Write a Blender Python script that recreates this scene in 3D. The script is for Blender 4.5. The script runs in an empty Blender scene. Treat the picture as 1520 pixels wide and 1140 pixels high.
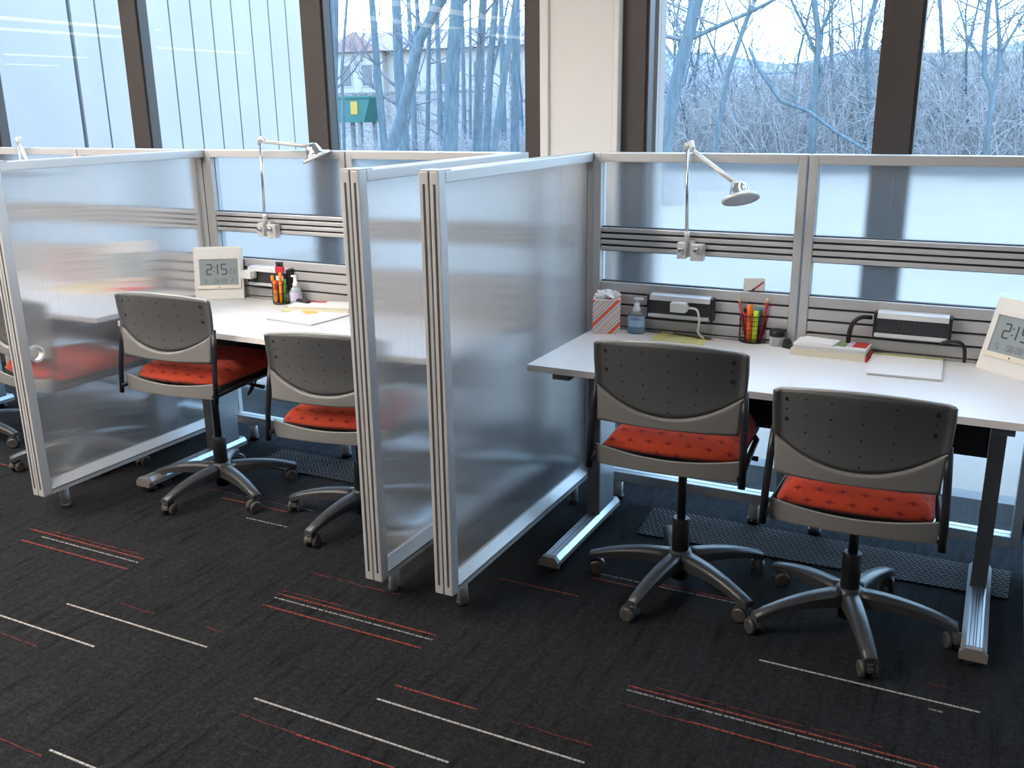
import bpy, bmesh, math, random
from mathutils import Vector, Matrix, Quaternion
S = bpy.context.scene
COL = S.collection
PI = math.pi
rng = random.Random(7)

# ------------------------------------------------------------------ camera
cam_d = bpy.data.cameras.new('camera')
cam = bpy.data.objects.new('camera', cam_d); COL.objects.link(cam)
R_ = Vector((0.8902456, 0.45528683, -0.013292))
U_ = Vector((-0.11670289, 0.25620899, 0.95955062))
F_ = Vector((-0.44027629, 0.8526845, -0.28122221))
mw = Matrix((( R_.x, U_.x, -F_.x, 1.4109), (R_.y, U_.y, -F_.y, -2.3027), (R_.z, U_.z, -F_.z, 1.5808), (0, 0, 0, 1)))
cam.matrix_world = mw
cam_d.sensor_width = 36.0; cam_d.lens = 36.0 * 1404.3 / 1520.0
cam_d.clip_start = 0.05; cam_d.clip_end = 400
S.camera = cam
# ------------------------------------------------------------------ sky, exposure
w = bpy.data.worlds.new('overcast_sky'); S.world = w; w.use_nodes = True
nt = w.node_tree; bg = nt.nodes['Background']
tcw = nt.nodes.new('ShaderNodeTexCoord'); spw = nt.nodes.new('ShaderNodeSeparateXYZ'); rw = nt.nodes.new('ShaderNodeValToRGB')
nt.links.new(tcw.outputs['Generated'], spw.inputs[0]); nt.links.new(spw.outputs['Z'], rw.inputs[0]); nt.links.new(rw.outputs[0], bg.inputs[0])
rw.color_ramp.elements[0].position = 0.0; rw.color_ramp.elements[0].color = (0.62, 0.84, 1.0, 1)
rw.color_ramp.elements[1].position = 0.7; rw.color_ramp.elements[1].color = (0.34, 0.62, 1.0, 1)
SKY = 8.0
bg.inputs[1].default_value = SKY
FILL_OVER = 6.0                 # radiance of the added fill lights over the right desk
LAMP_DESK = 44.0                # radiance of those over the desks
LAMP = 6.0
vs = S.view_settings
vs.view_transform = 'Standard'; vs.look = 'None'; vs.exposure = 0.0; vs.gamma = 1.0; vs.use_curve_mapping = False
try:
    S.cycles.max_bounces = 14; S.cycles.transparent_max_bounces = 16; S.cycles.transmission_bounces = 12
    S.cycles.diffuse_bounces = 4; S.cycles.glossy_bounces = 4
    S.cycles.sample_clamp_indirect = 6.0
    S.cycles.use_denoising = True
except Exception: pass

# ------------------------------------------------------------------ materials
MATS = {}
def new_mat(name):
    m = bpy.data.materials.new(name); m.use_nodes = True
    return m, m.node_tree, m.node_tree.nodes['Principled BSDF']
def mat(name, col, rough=0.5, metal=0.0, spec=0.5, noise=0.0, nscale=40.0, bump=0.0, trans=0.0, ior=1.45, coat=0.0):
    if name in MATS: return MATS[name]
    m, t, p = new_mat(name)
    p.inputs['Base Color'].default_value = (*col, 1); p.inputs['Roughness'].default_value = rough
    p.inputs['Metallic'].default_value = metal; p.inputs['Specular IOR Level'].default_value = spec
    p.inputs['Transmission Weight'].default_value = trans; p.inputs['IOR'].default_value = ior
    p.inputs['Coat Weight'].default_value = coat
    if noise or bump:
        tc = t.nodes.new('ShaderNodeTexCoord'); n = t.nodes.new('ShaderNodeTexNoise')
        n.inputs['Scale'].default_value = nscale; n.inputs['Detail'].default_value = 4
        t.links.new(tc.outputs['Object'], n.inputs['Vector'])
        if noise:
            r = t.nodes.new('ShaderNodeMapRange'); r.inputs[3].default_value = 1 - noise; r.inputs[4].default_value = 1 + noise
            t.links.new(n.outputs['Fac'], r.inputs[0])
            mx = t.nodes.new('ShaderNodeVectorMath'); mx.operation = 'SCALE'
            mx.inputs[0].default_value = col; t.links.new(r.outputs[0], mx.inputs['Scale']); t.links.new(mx.outputs[0], p.inputs['Base Color'])
        if bump:
            b = t.nodes.new('ShaderNodeBump'); b.inputs['Strength'].default_value = bump; b.inputs['Distance'].default_value = 0.002
            t.links.new(n.outputs['Fac'], b.inputs['Height']); t.links.new(b.outputs[0], p.inputs['Normal'])
    MATS[name] = m
    return m

ALU = mat('satin_aluminium', (0.52, 0.51, 0.505), 0.42, 0.30, noise=0.03, nscale=25)
ALU_D = mat('groove_shadow_grey', (0.055, 0.055, 0.06), 0.6, 0.2, noise=0.05)
ALU_F = mat('foot_aluminium', (0.46, 0.48, 0.50), 0.33, 0.6, noise=0.03)
STEEL = mat('desk_leg_grey', (0.15, 0.155, 0.165), 0.45, 0.3, noise=0.04)
WHITE = mat('white_laminate', (0.80, 0.79, 0.79), 0.35, 0, 0.4, noise=0.012, nscale=12)
EDGE = mat('laminate_edge', (0.76, 0.72, 0.69), 0.5, noise=0.03)
WPLAST = mat('white_plastic', (0.76, 0.74, 0.70), 0.4, noise=0.02)
CREAM = mat('cream_plastic', (0.74, 0.68, 0.56), 0.45, noise=0.02)
BLACK = mat('black_plastic', (0.012, 0.012, 0.014), 0.4, noise=0.1)
DARK = mat('charcoal_plastic', (0.03, 0.031, 0.034), 0.45, noise=0.08)
BASEM = mat('chair_base_grey', (0.042, 0.042, 0.045), 0.38, 0, 0.6, noise=0.08)
CHAIRG = mat('chair_grey_plastic', (0.175, 0.168, 0.162), 0.48, 0, 0.4, noise=0.04, nscale=300, bump=0.08)
EDGEHI = mat('chair_edge_highlight_grey', (0.30, 0.30, 0.30), 0.3, 0, 0.7, noise=0.03)  # lighter grey stands in for window light on the backrest's top edge
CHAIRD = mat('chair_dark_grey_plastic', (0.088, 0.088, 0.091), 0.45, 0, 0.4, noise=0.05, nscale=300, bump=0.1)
TUBEM = mat('chair_dark_steel', (0.018, 0.02, 0.026), 0.35, 0.3, noise=0.08)
CASTER = mat('caster_taupe', (0.055, 0.05, 0.047), 0.42, noise=0.1)
BRONZE = mat('bronze_window_frame', (0.060, 0.048, 0.043), 0.5, 0.2, noise=0.08, nscale=15)
PIER = mat('painted_offwhite_wall', (0.80, 0.76, 0.71), 0.7, noise=0.015, nscale=8)
CEIL = mat('ceiling_white', (0.78, 0.77, 0.75), 0.9, noise=0.02)
CHROME = mat('lamp_chrome', (0.62, 0.62, 0.62), 0.18, 0.9, noise=0.02)
LAMPW = mat('lamp_satin_white', (0.66, 0.64, 0.61), 0.35, 0.25, noise=0.02)
PAPER = mat('white_paper', (0.82, 0.82, 0.83), 0.8, noise=0.01)
PCREAM = mat('cream_paper_edges', (0.72, 0.66, 0.54), 0.8, noise=0.1, nscale=400)
YELLOW = mat('yellow_paper', (0.75, 0.70, 0.28), 0.8, noise=0.12, nscale=60)
OLIVE = mat('yellow_green_card', (0.50, 0.52, 0.25), 0.8, noise=0.08)
REDC = mat('red_cover', (0.55, 0.03, 0.04), 0.45, noise=0.08)
GREENC = mat('green_print', (0.22, 0.30, 0.13), 0.5, noise=0.6, nscale=55)
REDPEN = mat('red_lacquer', (0.45, 0.025, 0.03), 0.35, noise=0.06)
ORANGE = mat('orange_highlighter', (0.95, 0.17, 0.02), 0.3, noise=0.03)
AMBER = mat('amber_marker', (0.85, 0.33, 0.02), 0.3, noise=0.03)
LIME = mat('lime_highlighter', (0.62, 0.80, 0.04), 0.3, noise=0.03)
GREENP = mat('green_pen', (0.05, 0.33, 0.06), 0.35, noise=0.03)
BLUEP = mat('blue_pen', (0.05, 0.14, 0.40), 0.35, noise=0.03)
TEALCAP = mat('teal_cap', (0.04, 0.30, 0.36), 0.35, noise=0.03)
ERASER = mat('pencil_wood', (0.72, 0.47, 0.25), 0.7, noise=0.1)
LCD = mat('lcd_grey', (0.29, 0.33, 0.34), 0.22, 0, 0.6, noise=0.02)
LCDINK = mat('lcd_segments', (0.035, 0.045, 0.045), 0.4, noise=0.02)
LCDINK2 = mat('lcd_faint_segments', (0.13, 0.145, 0.14), 0.4, noise=0.02)
TISSUE = mat('tissue_white', (0.85, 0.86, 0.88), 0.9, noise=0.01)
LABELB = mat('label_pale_blue', (0.35, 0.56, 0.80), 0.4, noise=0.12, nscale=80)
INKB = mat('label_dark_blue', (0.04, 0.05, 0.30), 0.5, noise=0.02)
GEL = mat('sanitizer_gel', (0.16, 0.58, 0.88), 0.1, trans=0.45, ior=1.33)
CLEAR = mat('clear_plastic', (0.85, 0.93, 1.0), 0.06, trans=0.85, ior=1.3)
FROST = mat('cloudy_jar_plastic', (0.62, 0.62, 0.64), 0.25, trans=0.3, ior=1.3, noise=0.2, nscale=90)
LAVENDER = mat('lavender_label', (0.62, 0.58, 0.75), 0.5, noise=0.05)
SLOT = mat('outlet_slot', (0.004, 0.004, 0.004), 0.6, noise=0.01)

def emit(name, col, s):
    m = bpy.data.materials.new(name); m.use_nodes = True; t = m.node_tree
    t.nodes.remove(t.nodes['Principled BSDF']); e = t.nodes.new('ShaderNodeEmission')
    e.inputs[0].default_value = (*col, 1); e.inputs[1].default_value = s
    t.links.new(e.outputs[0], t.nodes['Material Output'].inputs[0]); return m
TUBELIGHT = emit('ceiling_light_diffuser', (1.0, 0.93, 0.85), LAMP)
FILLTUBE = emit('added_fill_light_diffuser', (1.0, 0.95, 0.90), FILL_OVER)
TUBEBRIGHT = emit('bright_ceiling_light_diffuser', (1.0, 0.93, 0.85), LAMP_DESK)

class NB:                                    # tiny node-graph helper
    def __init__(s, t): s.t = t
    def n(s, ty, **kw):
        x = s.t.nodes.new('ShaderNode' + ty)
        for k, v in kw.items(): setattr(x, k, v)
        return x
    def m(s, op, a, b=None, c=None):
        x = s.t.nodes.new('ShaderNodeMath'); x.operation = op
        for i, v in enumerate((a, b, c)):
            if v is None: continue
            if isinstance(v, (int, float)): x.inputs[i].default_value = v
            else: s.t.links.new(v, x.inputs[i])
        return x.outputs[0]
    def l(s, a, b): s.t.links.new(a, b)
    def mix(s, f, a, b):
        x = s.t.nodes.new('ShaderNodeMix'); x.data_type = 'RGBA'
        for i, v in ((0, f), (6, a), (7, b)):
            if isinstance(v, (int, float)): x.inputs[i].default_value = v
            elif isinstance(v, tuple): x.inputs[i].default_value = (*v, 1)
            else: s.t.links.new(v, x.inputs[i])
        return x.outputs[2]
    def noise(s, vec, scale, detail=3.0, rough=0.5):
        x = s.t.nodes.new('ShaderNodeTexNoise'); x.inputs['Scale'].default_value = scale; x.inputs['Detail'].default_value = detail
        x.inputs['Roughness'].default_value = rough
        s.t.links.new(vec, x.inputs['Vector']); return x.outputs['Fac']
    def mapping(s, vec, scale):
        x = s.t.nodes.new('ShaderNodeMapping'); x.inputs['Scale'].default_value = scale; s.t.links.new(vec, x.inputs['Vector']); return x.outputs[0]
    def ramp(s, f, els, interp='LINEAR'):
        x = s.t.nodes.new('ShaderNodeValToRGB'); x.color_ramp.interpolation = interp
        e = x.color_ramp.elements
        while len(e) < len(els): e.new(0.5)
        for i, (p, c) in enumerate(els): e[i].position = p; e[i].color = (*c, 1)
        s.t.links.new(f, x.inputs[0]); return x.outputs[0]

def carpet_nodes(t, p):
    b = NB(t); tc = b.n('TexCoord'); o = tc.outputs['Object']
    fine = b.noise(o, 190, 2, 0.8)
    weave = b.noise(b.mapping(o, (1, 1, 1)), 60, 4, 0.75)
    sy = b.noise(b.mapping(o, (16, 1.8, 1)), 2.2, 4, 0.65)          # dark streaks running towards the windows
    sx = b.noise(b.mapping(o, (1.5, 60, 1)), 1.3, 3, 0.7)          # pale yarn lines along the wall
    f1 = b.m('MULTIPLY', b.m('POWER', fine, 3.6), 0.070); w1 = b.m('MULTIPLY', b.m('POWER', weave, 3.2), 0.055)
    v = b.m('ADD', f1, w1)
    st = b.ramp(sy, [(0.33, (0.30,) * 3), (0.42, (0.80,) * 3), (0.62, (1.15,) * 3)])
    v2 = b.m('MULTIPLY', v, st)
    pale = b.ramp(sx, [(0.58, (0, 0, 0)), (0.70, (1, 1, 1))])
    v3 = b.m('ADD', v2, b.m('MULTIPLY', pale, 0.007))
    cmb = b.n('CombineColor'); b.l(b.m('MULTIPLY', v3, 1.0), cmb.inputs[0]); b.l(b.m('MULTIPLY', v3, 1.0), cmb.inputs[1]); b.l(b.m('MULTIPLY', v3, 1.08), cmb.inputs[2])
    bp = b.n('Bump'); bp.inputs['Strength'].default_value = 0.6; bp.inputs['Distance'].default_value = 0.004
    b.l(fine, bp.inputs['Height']); b.l(bp.outputs[0], p.inputs['Normal'])
    p.inputs['Roughness'].default_value = 1.0; p.inputs['Specular IOR Level'].default_value = 0.12
    return b, o, cmb.outputs[0]
def make_carpet():
    m, t, p = new_mat('charcoal_carpet'); b, o, c = carpet_nodes(t, p); b.l(c, p.inputs['Base Color']); return m
def make_yarn(name, col, cover, dash=.45):
    m, t, p = new_mat(name); b, o, c = carpet_nodes(t, p)
    n1 = b.noise(b.mapping(o, (9, 40, 1)), 2.0, 3, 0.6); n2 = b.noise(b.mapping(o, (120, 1, 1)), 1.0, 1, 0.5)
    f = b.m('MULTIPLY', b.ramp(n1, [(0.60 - cover * 0.42, (0, 0, 0)), (0.72 - cover * 0.42, (1, 1, 1))]), b.ramp(n2, [(0.40, (dash,) * 3), (0.52, (1,) * 3)]))
    b.l(b.mix(f, c, col), p.inputs['Base Color']); return m
CARPET = make_carpet()
YARN_W = make_yarn('white_carpet_yarn', (0.34, 0.32, 0.29), 1.0)
YARN_D = make_yarn('dotted_white_yarn', (0.24, 0.24, 0.23), 0.75, .05)
YARN_R = make_yarn('coral_carpet_yarn', (0.22, 0.046, 0.033), 0.70, .25)
YARN_R2 = make_yarn('faint_coral_yarn', (0.11, 0.026, 0.022), 0.45)

def make_mat_weave():
    m, t, p = new_mat('herringbone_mat'); b = NB(t); o = b.n('TexCoord').outputs['Object']
    s = b.n('SeparateXYZ'); b.l(o, s.inputs[0])
    zig = b.m('PINGPONG', b.m('MULTIPLY', s.outputs[1], 1.0), 0.022)
    wv = b.m('SINE', b.m('MULTIPLY', b.m('ADD', s.outputs[0], zig), 300.0))
    f = b.m('GREATER_THAN', wv, 0.15)
    b.l(b.mix(f, (0.006, 0.0055, 0.006), (0.020, 0.018, 0.019)), p.inputs['Base Color']); p.inputs['Roughness'].default_value = 0.85
    bp = b.n('Bump'); bp.inputs['Distance'].default_value = 0.003; b.l(wv, bp.inputs['Height']); b.l(bp.outputs[0], p.inputs['Normal'])
    return m
MATWEAVE = make_mat_weave()

def make_fabric():
    m, t, p = new_mat('coral_seat_fabric'); b = NB(t); o = b.n('TexCoord').outputs['Object']
    s = b.n('SeparateXYZ'); b.l(o, s.inputs[0])
    y = b.m('ADD', s.outputs[1], s.outputs[2])
    u = b.m('MULTIPLY', s.outputs[0], 1 / 0.062); v = b.m('MULTIPLY', y, 1 / 0.05)
    row = b.m('FLOOR', v); u2 = b.m('ADD', u, b.m('MULTIPLY', b.m('MODULO', row, 2.0), 0.5))
    fu = b.m('ABSOLUTE', b.m('SUBTRACT', b.m('FRACT', u2), 0.5)); fv = b.m('ABSOLUTE', b.m('SUBTRACT', b.m('FRACT', v), 0.5))
    star = b.m('ADD', b.m('SQRT', fu), b.m('SQRT', fv))
    f = b.ramp(star, [(0.54, (1, 1, 1)), (0.64, (0, 0, 0))])
    sc = b.ramp(b.m('ADD', b.m('POWER', b.m('MULTIPLY', fu, 2.0), 2.0), b.m('FRACT', v)), [(0.45, (0, 0, 0)), (0.55, (1, 1, 1)), (0.9, (0.2,) * 3)])
    base = b.mix(b.m('MULTIPLY', sc, 0.5), (0.50, 0.058, 0.022), (0.36, 0.030, 0.022))
    c = b.mix(b.m('MULTIPLY', f, 0.9), base, (0.17, 0.012, 0.018))
    g = b.noise(o, 600, 2); b.l(b.mix(b.m('MULTIPLY', g, 0.25), c, (0.35, 0.03, 0.02)), p.inputs['Base Color'])
    bp = b.n('Bump'); bp.inputs['Distance'].default_value = 0.001; bp.inputs['Strength'].default_value = 0.5; b.l(g, bp.inputs['Height']); b.l(bp.outputs[0], p.inputs['Normal'])
    p.inputs['Roughness'].default_value = 0.9; p.inputs['Sheen Weight'].default_value = 0.15; p.inputs['Specular IOR Level'].default_value = 0.2
    return m
FABRIC = make_fabric()

def make_stripes():
    m, t, p = new_mat('diagonal_striped_card'); b = NB(t); o = b.n('TexCoord').outputs['Object']
    s = b.n('SeparateXYZ'); b.l(o, s.inputs[0])
    d = b.m('ADD', b.m('SUBTRACT', s.outputs[0], s.outputs[2]), s.outputs[1])
    f = b.m('FRACT', b.m('MULTIPLY', b.m('ADD', d, 1.0), 1 / 0.095))
    W_ = (0.80, 0.78, 0.76); O_ = (0.82, 0.14, 0.07); A_ = (0.85, 0.45, 0.22); L_ = (0.42, 0.42, 0.60)
    c = b.ramp(f, [(0, O_), (0.20, W_), (0.28, L_), (0.36, W_), (0.44, A_), (0.50, W_), (0.56, L_), (0.63, W_), (0.69, A_), (0.78, W_), (0.84, L_), (0.92, W_)], 'CONSTANT')
    b.l(c, p.inputs['Base Color']); p.inputs['Roughness'].default_value = 0.5
    return m
STRIPES = make_stripes()

def make_ribbed(name, amp, milk):            # twin-wall polycarbonate: upright flutes smear what lies behind sideways
    m = bpy.data.materials.new(name); m.use_nodes = True; t = m.node_tree; b = NB(t)
    t.nodes.remove(t.nodes['Principled BSDF'])
    o = b.n('TexCoord').outputs['Object']; s = b.n('SeparateXYZ'); b.l(o, s.inputs[0])
    x = s.outputs[0]
    s1 = b.m('MULTIPLY', b.m('SINE', b.m('MULTIPLY', x, 2 * PI / 0.0055)), amp * .45)
    nx = b.n('TexNoise', noise_dimensions='1D'); nx.inputs['Scale'].default_value = 300; nx.inputs['Detail'].default_value = 2; b.l(x, nx.inputs['W'])
    s2 = b.m('MULTIPLY', b.m('SUBTRACT', nx.outputs['Fac'], 0.5), amp * .8)
    wn = b.n('TexWhiteNoise', noise_dimensions='1D'); b.l(b.m('MULTIPLY', x, 50000.0), wn.inputs['W'])   # fine extrusion lines inside each flute
    s3 = b.m('MULTIPLY', b.m('SUBTRACT', wn.outputs['Value'], 0.5), amp * 2.2)
    sl = b.m('ADD', b.m('ADD', s1, s2), s3)
    vt = b.n('VectorTransform', vector_type='VECTOR', convert_from='OBJECT', convert_to='WORLD'); vt.inputs[0].default_value = (1, 0, 0)
    sc = b.n('VectorMath', operation='SCALE'); b.l(vt.outputs[0], sc.inputs[0]); b.l(sl, sc.inputs['Scale'])
    g = b.n('NewGeometry'); ad = b.n('VectorMath', operation='ADD'); b.l(g.outputs['Normal'], ad.inputs[0]); b.l(sc.outputs[0], ad.inputs[1])
    no = b.n('VectorMath', operation='NORMALIZE'); b.l(ad.outputs[0], no.inputs[0])
    rf = b.n('BsdfRefraction'); rf.inputs['Color'].default_value = (1.0, 1.0, 1.0, 1); rf.inputs['Roughness'].default_value = 0.06; rf.inputs['IOR'].default_value = 1.35
    b.l(no.outputs[0], rf.inputs['Normal'])
    df = b.n('BsdfDiffuse'); df.inputs['Color'].default_value = (0.90, 0.92, 0.95, 1)
    tr = b.n('BsdfTranslucent'); tr.inputs['Color'].default_value = (0.90, 0.92, 0.95, 1)
    gl = b.n('BsdfGlossy'); gl.inputs['Roughness'].default_value = 0.12; gl.inputs['Color'].default_value = (0.95, 0.95, 0.95, 1); b.l(no.outputs[0], gl.inputs['Normal'])
    m1 = b.n('MixShader'); m1.inputs[0].default_value = 0.5; b.l(df.outputs[0], m1.inputs[1]); b.l(tr.outputs[0], m1.inputs[2])
    m2 = b.n('MixShader'); b.l(b.m('MULTIPLY', b.m('ADD', b.m('MULTIPLY', nx.outputs['Fac'], 2.4), -.2), milk), m2.inputs[0]); b.l(rf.outputs[0], m2.inputs[1]); b.l(m1.outputs[0], m2.inputs[2])
    fr = b.n('Fresnel'); fr.inputs['IOR'].default_value = 1.45
    m3 = b.n('MixShader'); b.l(b.m('MULTIPLY', fr.outputs[0], b.m('SUBTRACT', 1.0, g.outputs['Backfacing'])), m3.inputs[0]); b.l(m2.outputs[0], m3.inputs[1]); b.l(gl.outputs[0], m3.inputs[2])
    b.l(m3.outputs[0], t.nodes['Material Output'].inputs[0]); return m
RIBBED = make_ribbed('ribbed_polycarbonate', .055, .06)
RIBBED_D = make_ribbed('double_ribbed_polycarbonate', .14, .11)

def make_glass():
    m = bpy.data.materials.new('window_glass'); m.use_nodes = True; t = m.node_tree; b = NB(t)
    t.nodes.remove(t.nodes['Principled BSDF'])
    tr = b.n('BsdfTransparent'); tr.inputs[0].default_value = (0.95, 0.98, 1.0, 1)
    gl = b.n('BsdfGlossy'); gl.inputs['Roughness'].default_value = 0.0
    fr = b.n('Fresnel'); fr.inputs['IOR'].default_value = 1.45
    ge = b.n('NewGeometry'); fac = b.m('MULTIPLY', fr.outputs[0], b.m('SUBTRACT', 1.0, ge.outputs['Backfacing']))
    mx = b.n('MixShader'); b.l(fac, mx.inputs[0]); b.l(tr.outputs[0], mx.inputs[1]); b.l(gl.outputs[0], mx.inputs[2])
    b.l(mx.outputs[0], t.nodes['Material Output'].inputs[0]); return m
GLASS = make_glass()

def make_bark(name, c1, c2):
    m, t, p = new_mat(name); b = NB(t); o = b.n('TexCoord').outputs['Object']
    n = b.noise(b.mapping(o, (6, 6, 1)), 3.0, 4, 0.6)
    b.l(b.ramp(n, [(0.3, c1), (0.7, c2)]), p.inputs['Base Color']); p.inputs['Roughness'].default_value = 0.95; p.inputs['Specular IOR Level'].default_value = 0.1
    return m
BARK = make_bark('grey_bark', (0.078, 0.102, 0.122), (0.148, 0.172, 0.184))
TWIG = make_bark('winter_twigs', (0.133, 0.139, 0.156), (0.203, 0.197, 0.211))
BRUSH = make_bark('brush_stems', (0.172, 0.168, 0.170), (0.390, 0.343, 0.333))
def make_ground(name, c1, c2, sc):
    m, t, p = new_mat(name); b = NB(t); o = b.n('TexCoord').outputs['Object']
    n = b.noise(o, sc, 6, 0.65)
    b.l(b.ramp(n, [(0.35, c1), (0.65, c2)]), p.inputs['Base Color']); p.inputs['Roughness'].default_value = 0.95; p.inputs['Specular IOR Level'].default_value = 0.1
    return m
SNOW = make_ground('thin_snow', (0.257, 0.193, 0.153), (0.289, 0.212, 0.167), 0.8)
LITTER = make_ground('leaf_litter', (0.125, 0.095, 0.082), (0.265, 0.204, 0.170), 2.2)
HILLM = make_ground('wooded_bank', (0.156, 0.161, 0.177), (0.312, 0.277, 0.286), 0.9)
SIDING = make_ground('white_siding', (0.359, 0.307, 0.279), (0.390, 0.329, 0.292), 1.5)
SEAM = mat('siding_joint', (0.078, 0.088, 0.095), 0.8, noise=0.1)
HOUSEW = mat('house_white', (0.359, 0.307, 0.279), 0.8, noise=0.05, nscale=2)
ROOFM = mat('faded_red_roof', (0.281, 0.168, 0.156), 0.8, noise=0.15, nscale=3)
TEALM = mat('teal_paint', (0.023, 0.110, 0.095), 0.5, noise=0.15, nscale=3)
PLACARD = mat('yellow_placard', (0.429, 0.263, 0.041), 0.5, noise=0.1)
WINDK = mat('house_window_dark', (0.078, 0.080, 0.088), 0.2, noise=0.05)

# ------------------------------------------------------------------ geometry helpers
class MB:
    def __init__(s): s.bm = bmesh.new(); s.smooth = []
    def box(s, c, d, rot=None, bev=0.0):
        r = bmesh.ops.create_cube(s.bm, size=1.0); v = r['verts']
        M = Matrix.Translation(c) @ (rot.to_4x4() if rot is not None else Matrix.Identity(4)) @ Matrix.Diagonal((*d, 1))
        bmesh.ops.transform(s.bm, matrix=M, verts=v)
        if bev > 0:
            ed = list({e for x in v for e in x.link_edges})
            bmesh.ops.bevel(s.bm, geom=ed, offset=bev, segments=2, affect='EDGES', profile=0.6)
        return s
    def span(s, x0, x1, y0, y1, z0, z1, bev=0.0):
        return s.box(((x0 + x1) / 2, (y0 + y1) / 2, (z0 + z1) / 2), (abs(x1 - x0), abs(y1 - y0), abs(z1 - z0)), None, bev)
    def tube(s, pts, rad, n=10, caps=True, flat=1.0):
        pts = [Vector(p) for p in pts]
        if isinstance(rad, (int, float)): rad = [rad] * len(pts)
        rings = []; up = None
        for i, p in enumerate(pts):
            a = pts[max(i - 1, 0)]; b = pts[min(i + 1, len(pts) - 1)]; t = (b - a).normalized()
            if up is None: up = Vector((0, 0, 1)) if abs(t.z) < 0.9 else Vector((1, 0, 0))
            x = up.cross(t)
            if x.length < 1e-4: x = Vector((0, 1, 0)).cross(t)
            x.normalize(); y = t.cross(x); up = y
            rings.append([s.bm.verts.new(p + (x * math.cos(k * 2 * PI / n) + y * math.sin(k * 2 * PI / n) * flat) * rad[i]) for k in range(n)])
        for a, b in zip(rings[:-1], rings[1:]):
            for k in range(n):
                f = s.bm.faces.new((a[k], a[(k + 1) % n], b[(k + 1) % n], b[k])); f.smooth = n > 4
        if caps:
            s.bm.faces.new(rings[0][::-1]); s.bm.faces.new(rings[-1])
        return s
    def lathe(s, prof, n=24, c=(0, 0, 0), M=None):
        rings = []
        for r, z in prof:
            rings.append([s.bm.verts.new(Vector(c) + Vector((r * math.cos(k * 2 * PI / n), r * math.sin(k * 2 * PI / n), z))) for k in range(n)])
        for a, b in zip(rings[:-1], rings[1:]):
            for k in range(n):
                f = s.bm.faces.new((a[k], a[(k + 1) % n], b[(k + 1) % n], b[k])); f.smooth = True
        s.bm.faces.new(rings[0][::-1]); s.bm.faces.new(rings[-1])
        if M is not None: bmesh.ops.transform(s.bm, matrix=M, verts=[v for r in rings for v in r])
        return s
    def prism(s, poly, axis, a0, a1):         # poly in the two other axes (cyclic order), extruded along axis
        def P(u, v, a): return {'x': (a, u, v), 'y': (u, a, v), 'z': (u, v, a)}[axis]
        A = [s.bm.verts.new(P(u, v, a0)) for u, v in poly]; B = [s.bm.verts.new(P(u, v, a1)) for u, v in poly]
        n = len(poly)
        s.bm.faces.new(A); s.bm.faces.new(B[::-1])
        for k in range(n): s.bm.faces.new((A[k], B[k], B[(k + 1) % n], A[(k + 1) % n]))
        bmesh.ops.recalc_face_normals(s.bm, faces=s.bm.faces)
        return s
    def xf(s, M): bmesh.ops.transform(s.bm, matrix=M, verts=s.bm.verts); return s
    def done(s, name, m, parent=None, loc=(0, 0, 0), rot=(0, 0, 0), fix=True):
        if fix: bmesh.ops.recalc_face_normals(s.bm, faces=s.bm.faces)
        me = bpy.data.meshes.new(name); s.bm.to_mesh(me); s.bm.free(); me.materials.append(m)
        o = bpy.data.objects.new(name, me); COL.objects.link(o); o.location = loc; o.rotation_euler = rot
        if parent is not None: o.parent = parent
        return o
def thing(name, label, cat, loc=(0, 0, 0), rz=0.0, group=None, rot=None):
    o = bpy.data.objects.new(name, None); COL.objects.link(o); o.location = loc; o.rotation_euler = rot or (0, 0, rz)
    o['label'] = label; o['category'] = cat
    o.empty_display_size = 0.05
    if group: o['group'] = group
    return o
def tag(o, label, cat, group=None, kind=None):
    o['label'] = label; o['category'] = cat
    if group: o['group'] = group
    if kind: o['kind'] = kind
    return o
def struct(o, label=None):
    o['kind'] = 'structure'
    if label: o['label'] = label
    return o
def dup(root, loc, rz, label):
    r = root.copy(); COL.objects.link(r); r.location = loc; r.rotation_euler = (0, 0, rz); r['label'] = label
    for ch in list(root.children):
        c = ch.copy(); COL.objects.link(c); c.parent = r
        for g in list(ch.children):
            d = g.copy(); COL.objects.link(d); d.parent = c
    return r

# ------------------------------------------------------------------ the room
YW = 1.55                                    # inner face of the window wall
RX0, RX1, RY0, RZ1 = -23.0, 4.6, -14.0, 2.75
floor = struct(MB().span(RX0, RX1, RY0, YW + 0.12, -0.12, 0.0).done('floor', CARPET), 'charcoal carpet with coral and white yarn lines')
struct(MB().span(RX0, RX1, RY0, YW + 0.12, RZ1, RZ1 + 0.12).done('ceiling', CEIL))
struct(MB().span(RX0, RX1, RY0 - 0.1, RY0, 0, RZ1).done('wall_back', PIER))
struct(MB().span(RX0 - 0.1, RX0, RY0 - 0.1, YW + 0.12, 0, RZ1).done('wall_left', PIER))
struct(MB().span(RX1, RX1 + 0.1, RY0 - 0.1, YW + 0.12, 0, RZ1).done('wall_right', PIER))
pier = MB().span(-0.365, -0.075, YW - 0.03, YW + 0.30, 0, RZ1, 0.006).done('wall_window_side', PIER)
struct(pier, 'off-white wall pier between the two groups of windows')
struct(MB().span(-0.403, -0.365, YW - 0.045, YW + 0.06, 0, RZ1, 0.004).done('trim_1', PIER), 'painted trim strip left of the pier')
struct(MB().span(-0.072, -0.050, YW - 0.045, YW + 0.06, 0, RZ1, 0.004).done('trim_2', PIER), 'painted trim strip right of the pier')

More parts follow.
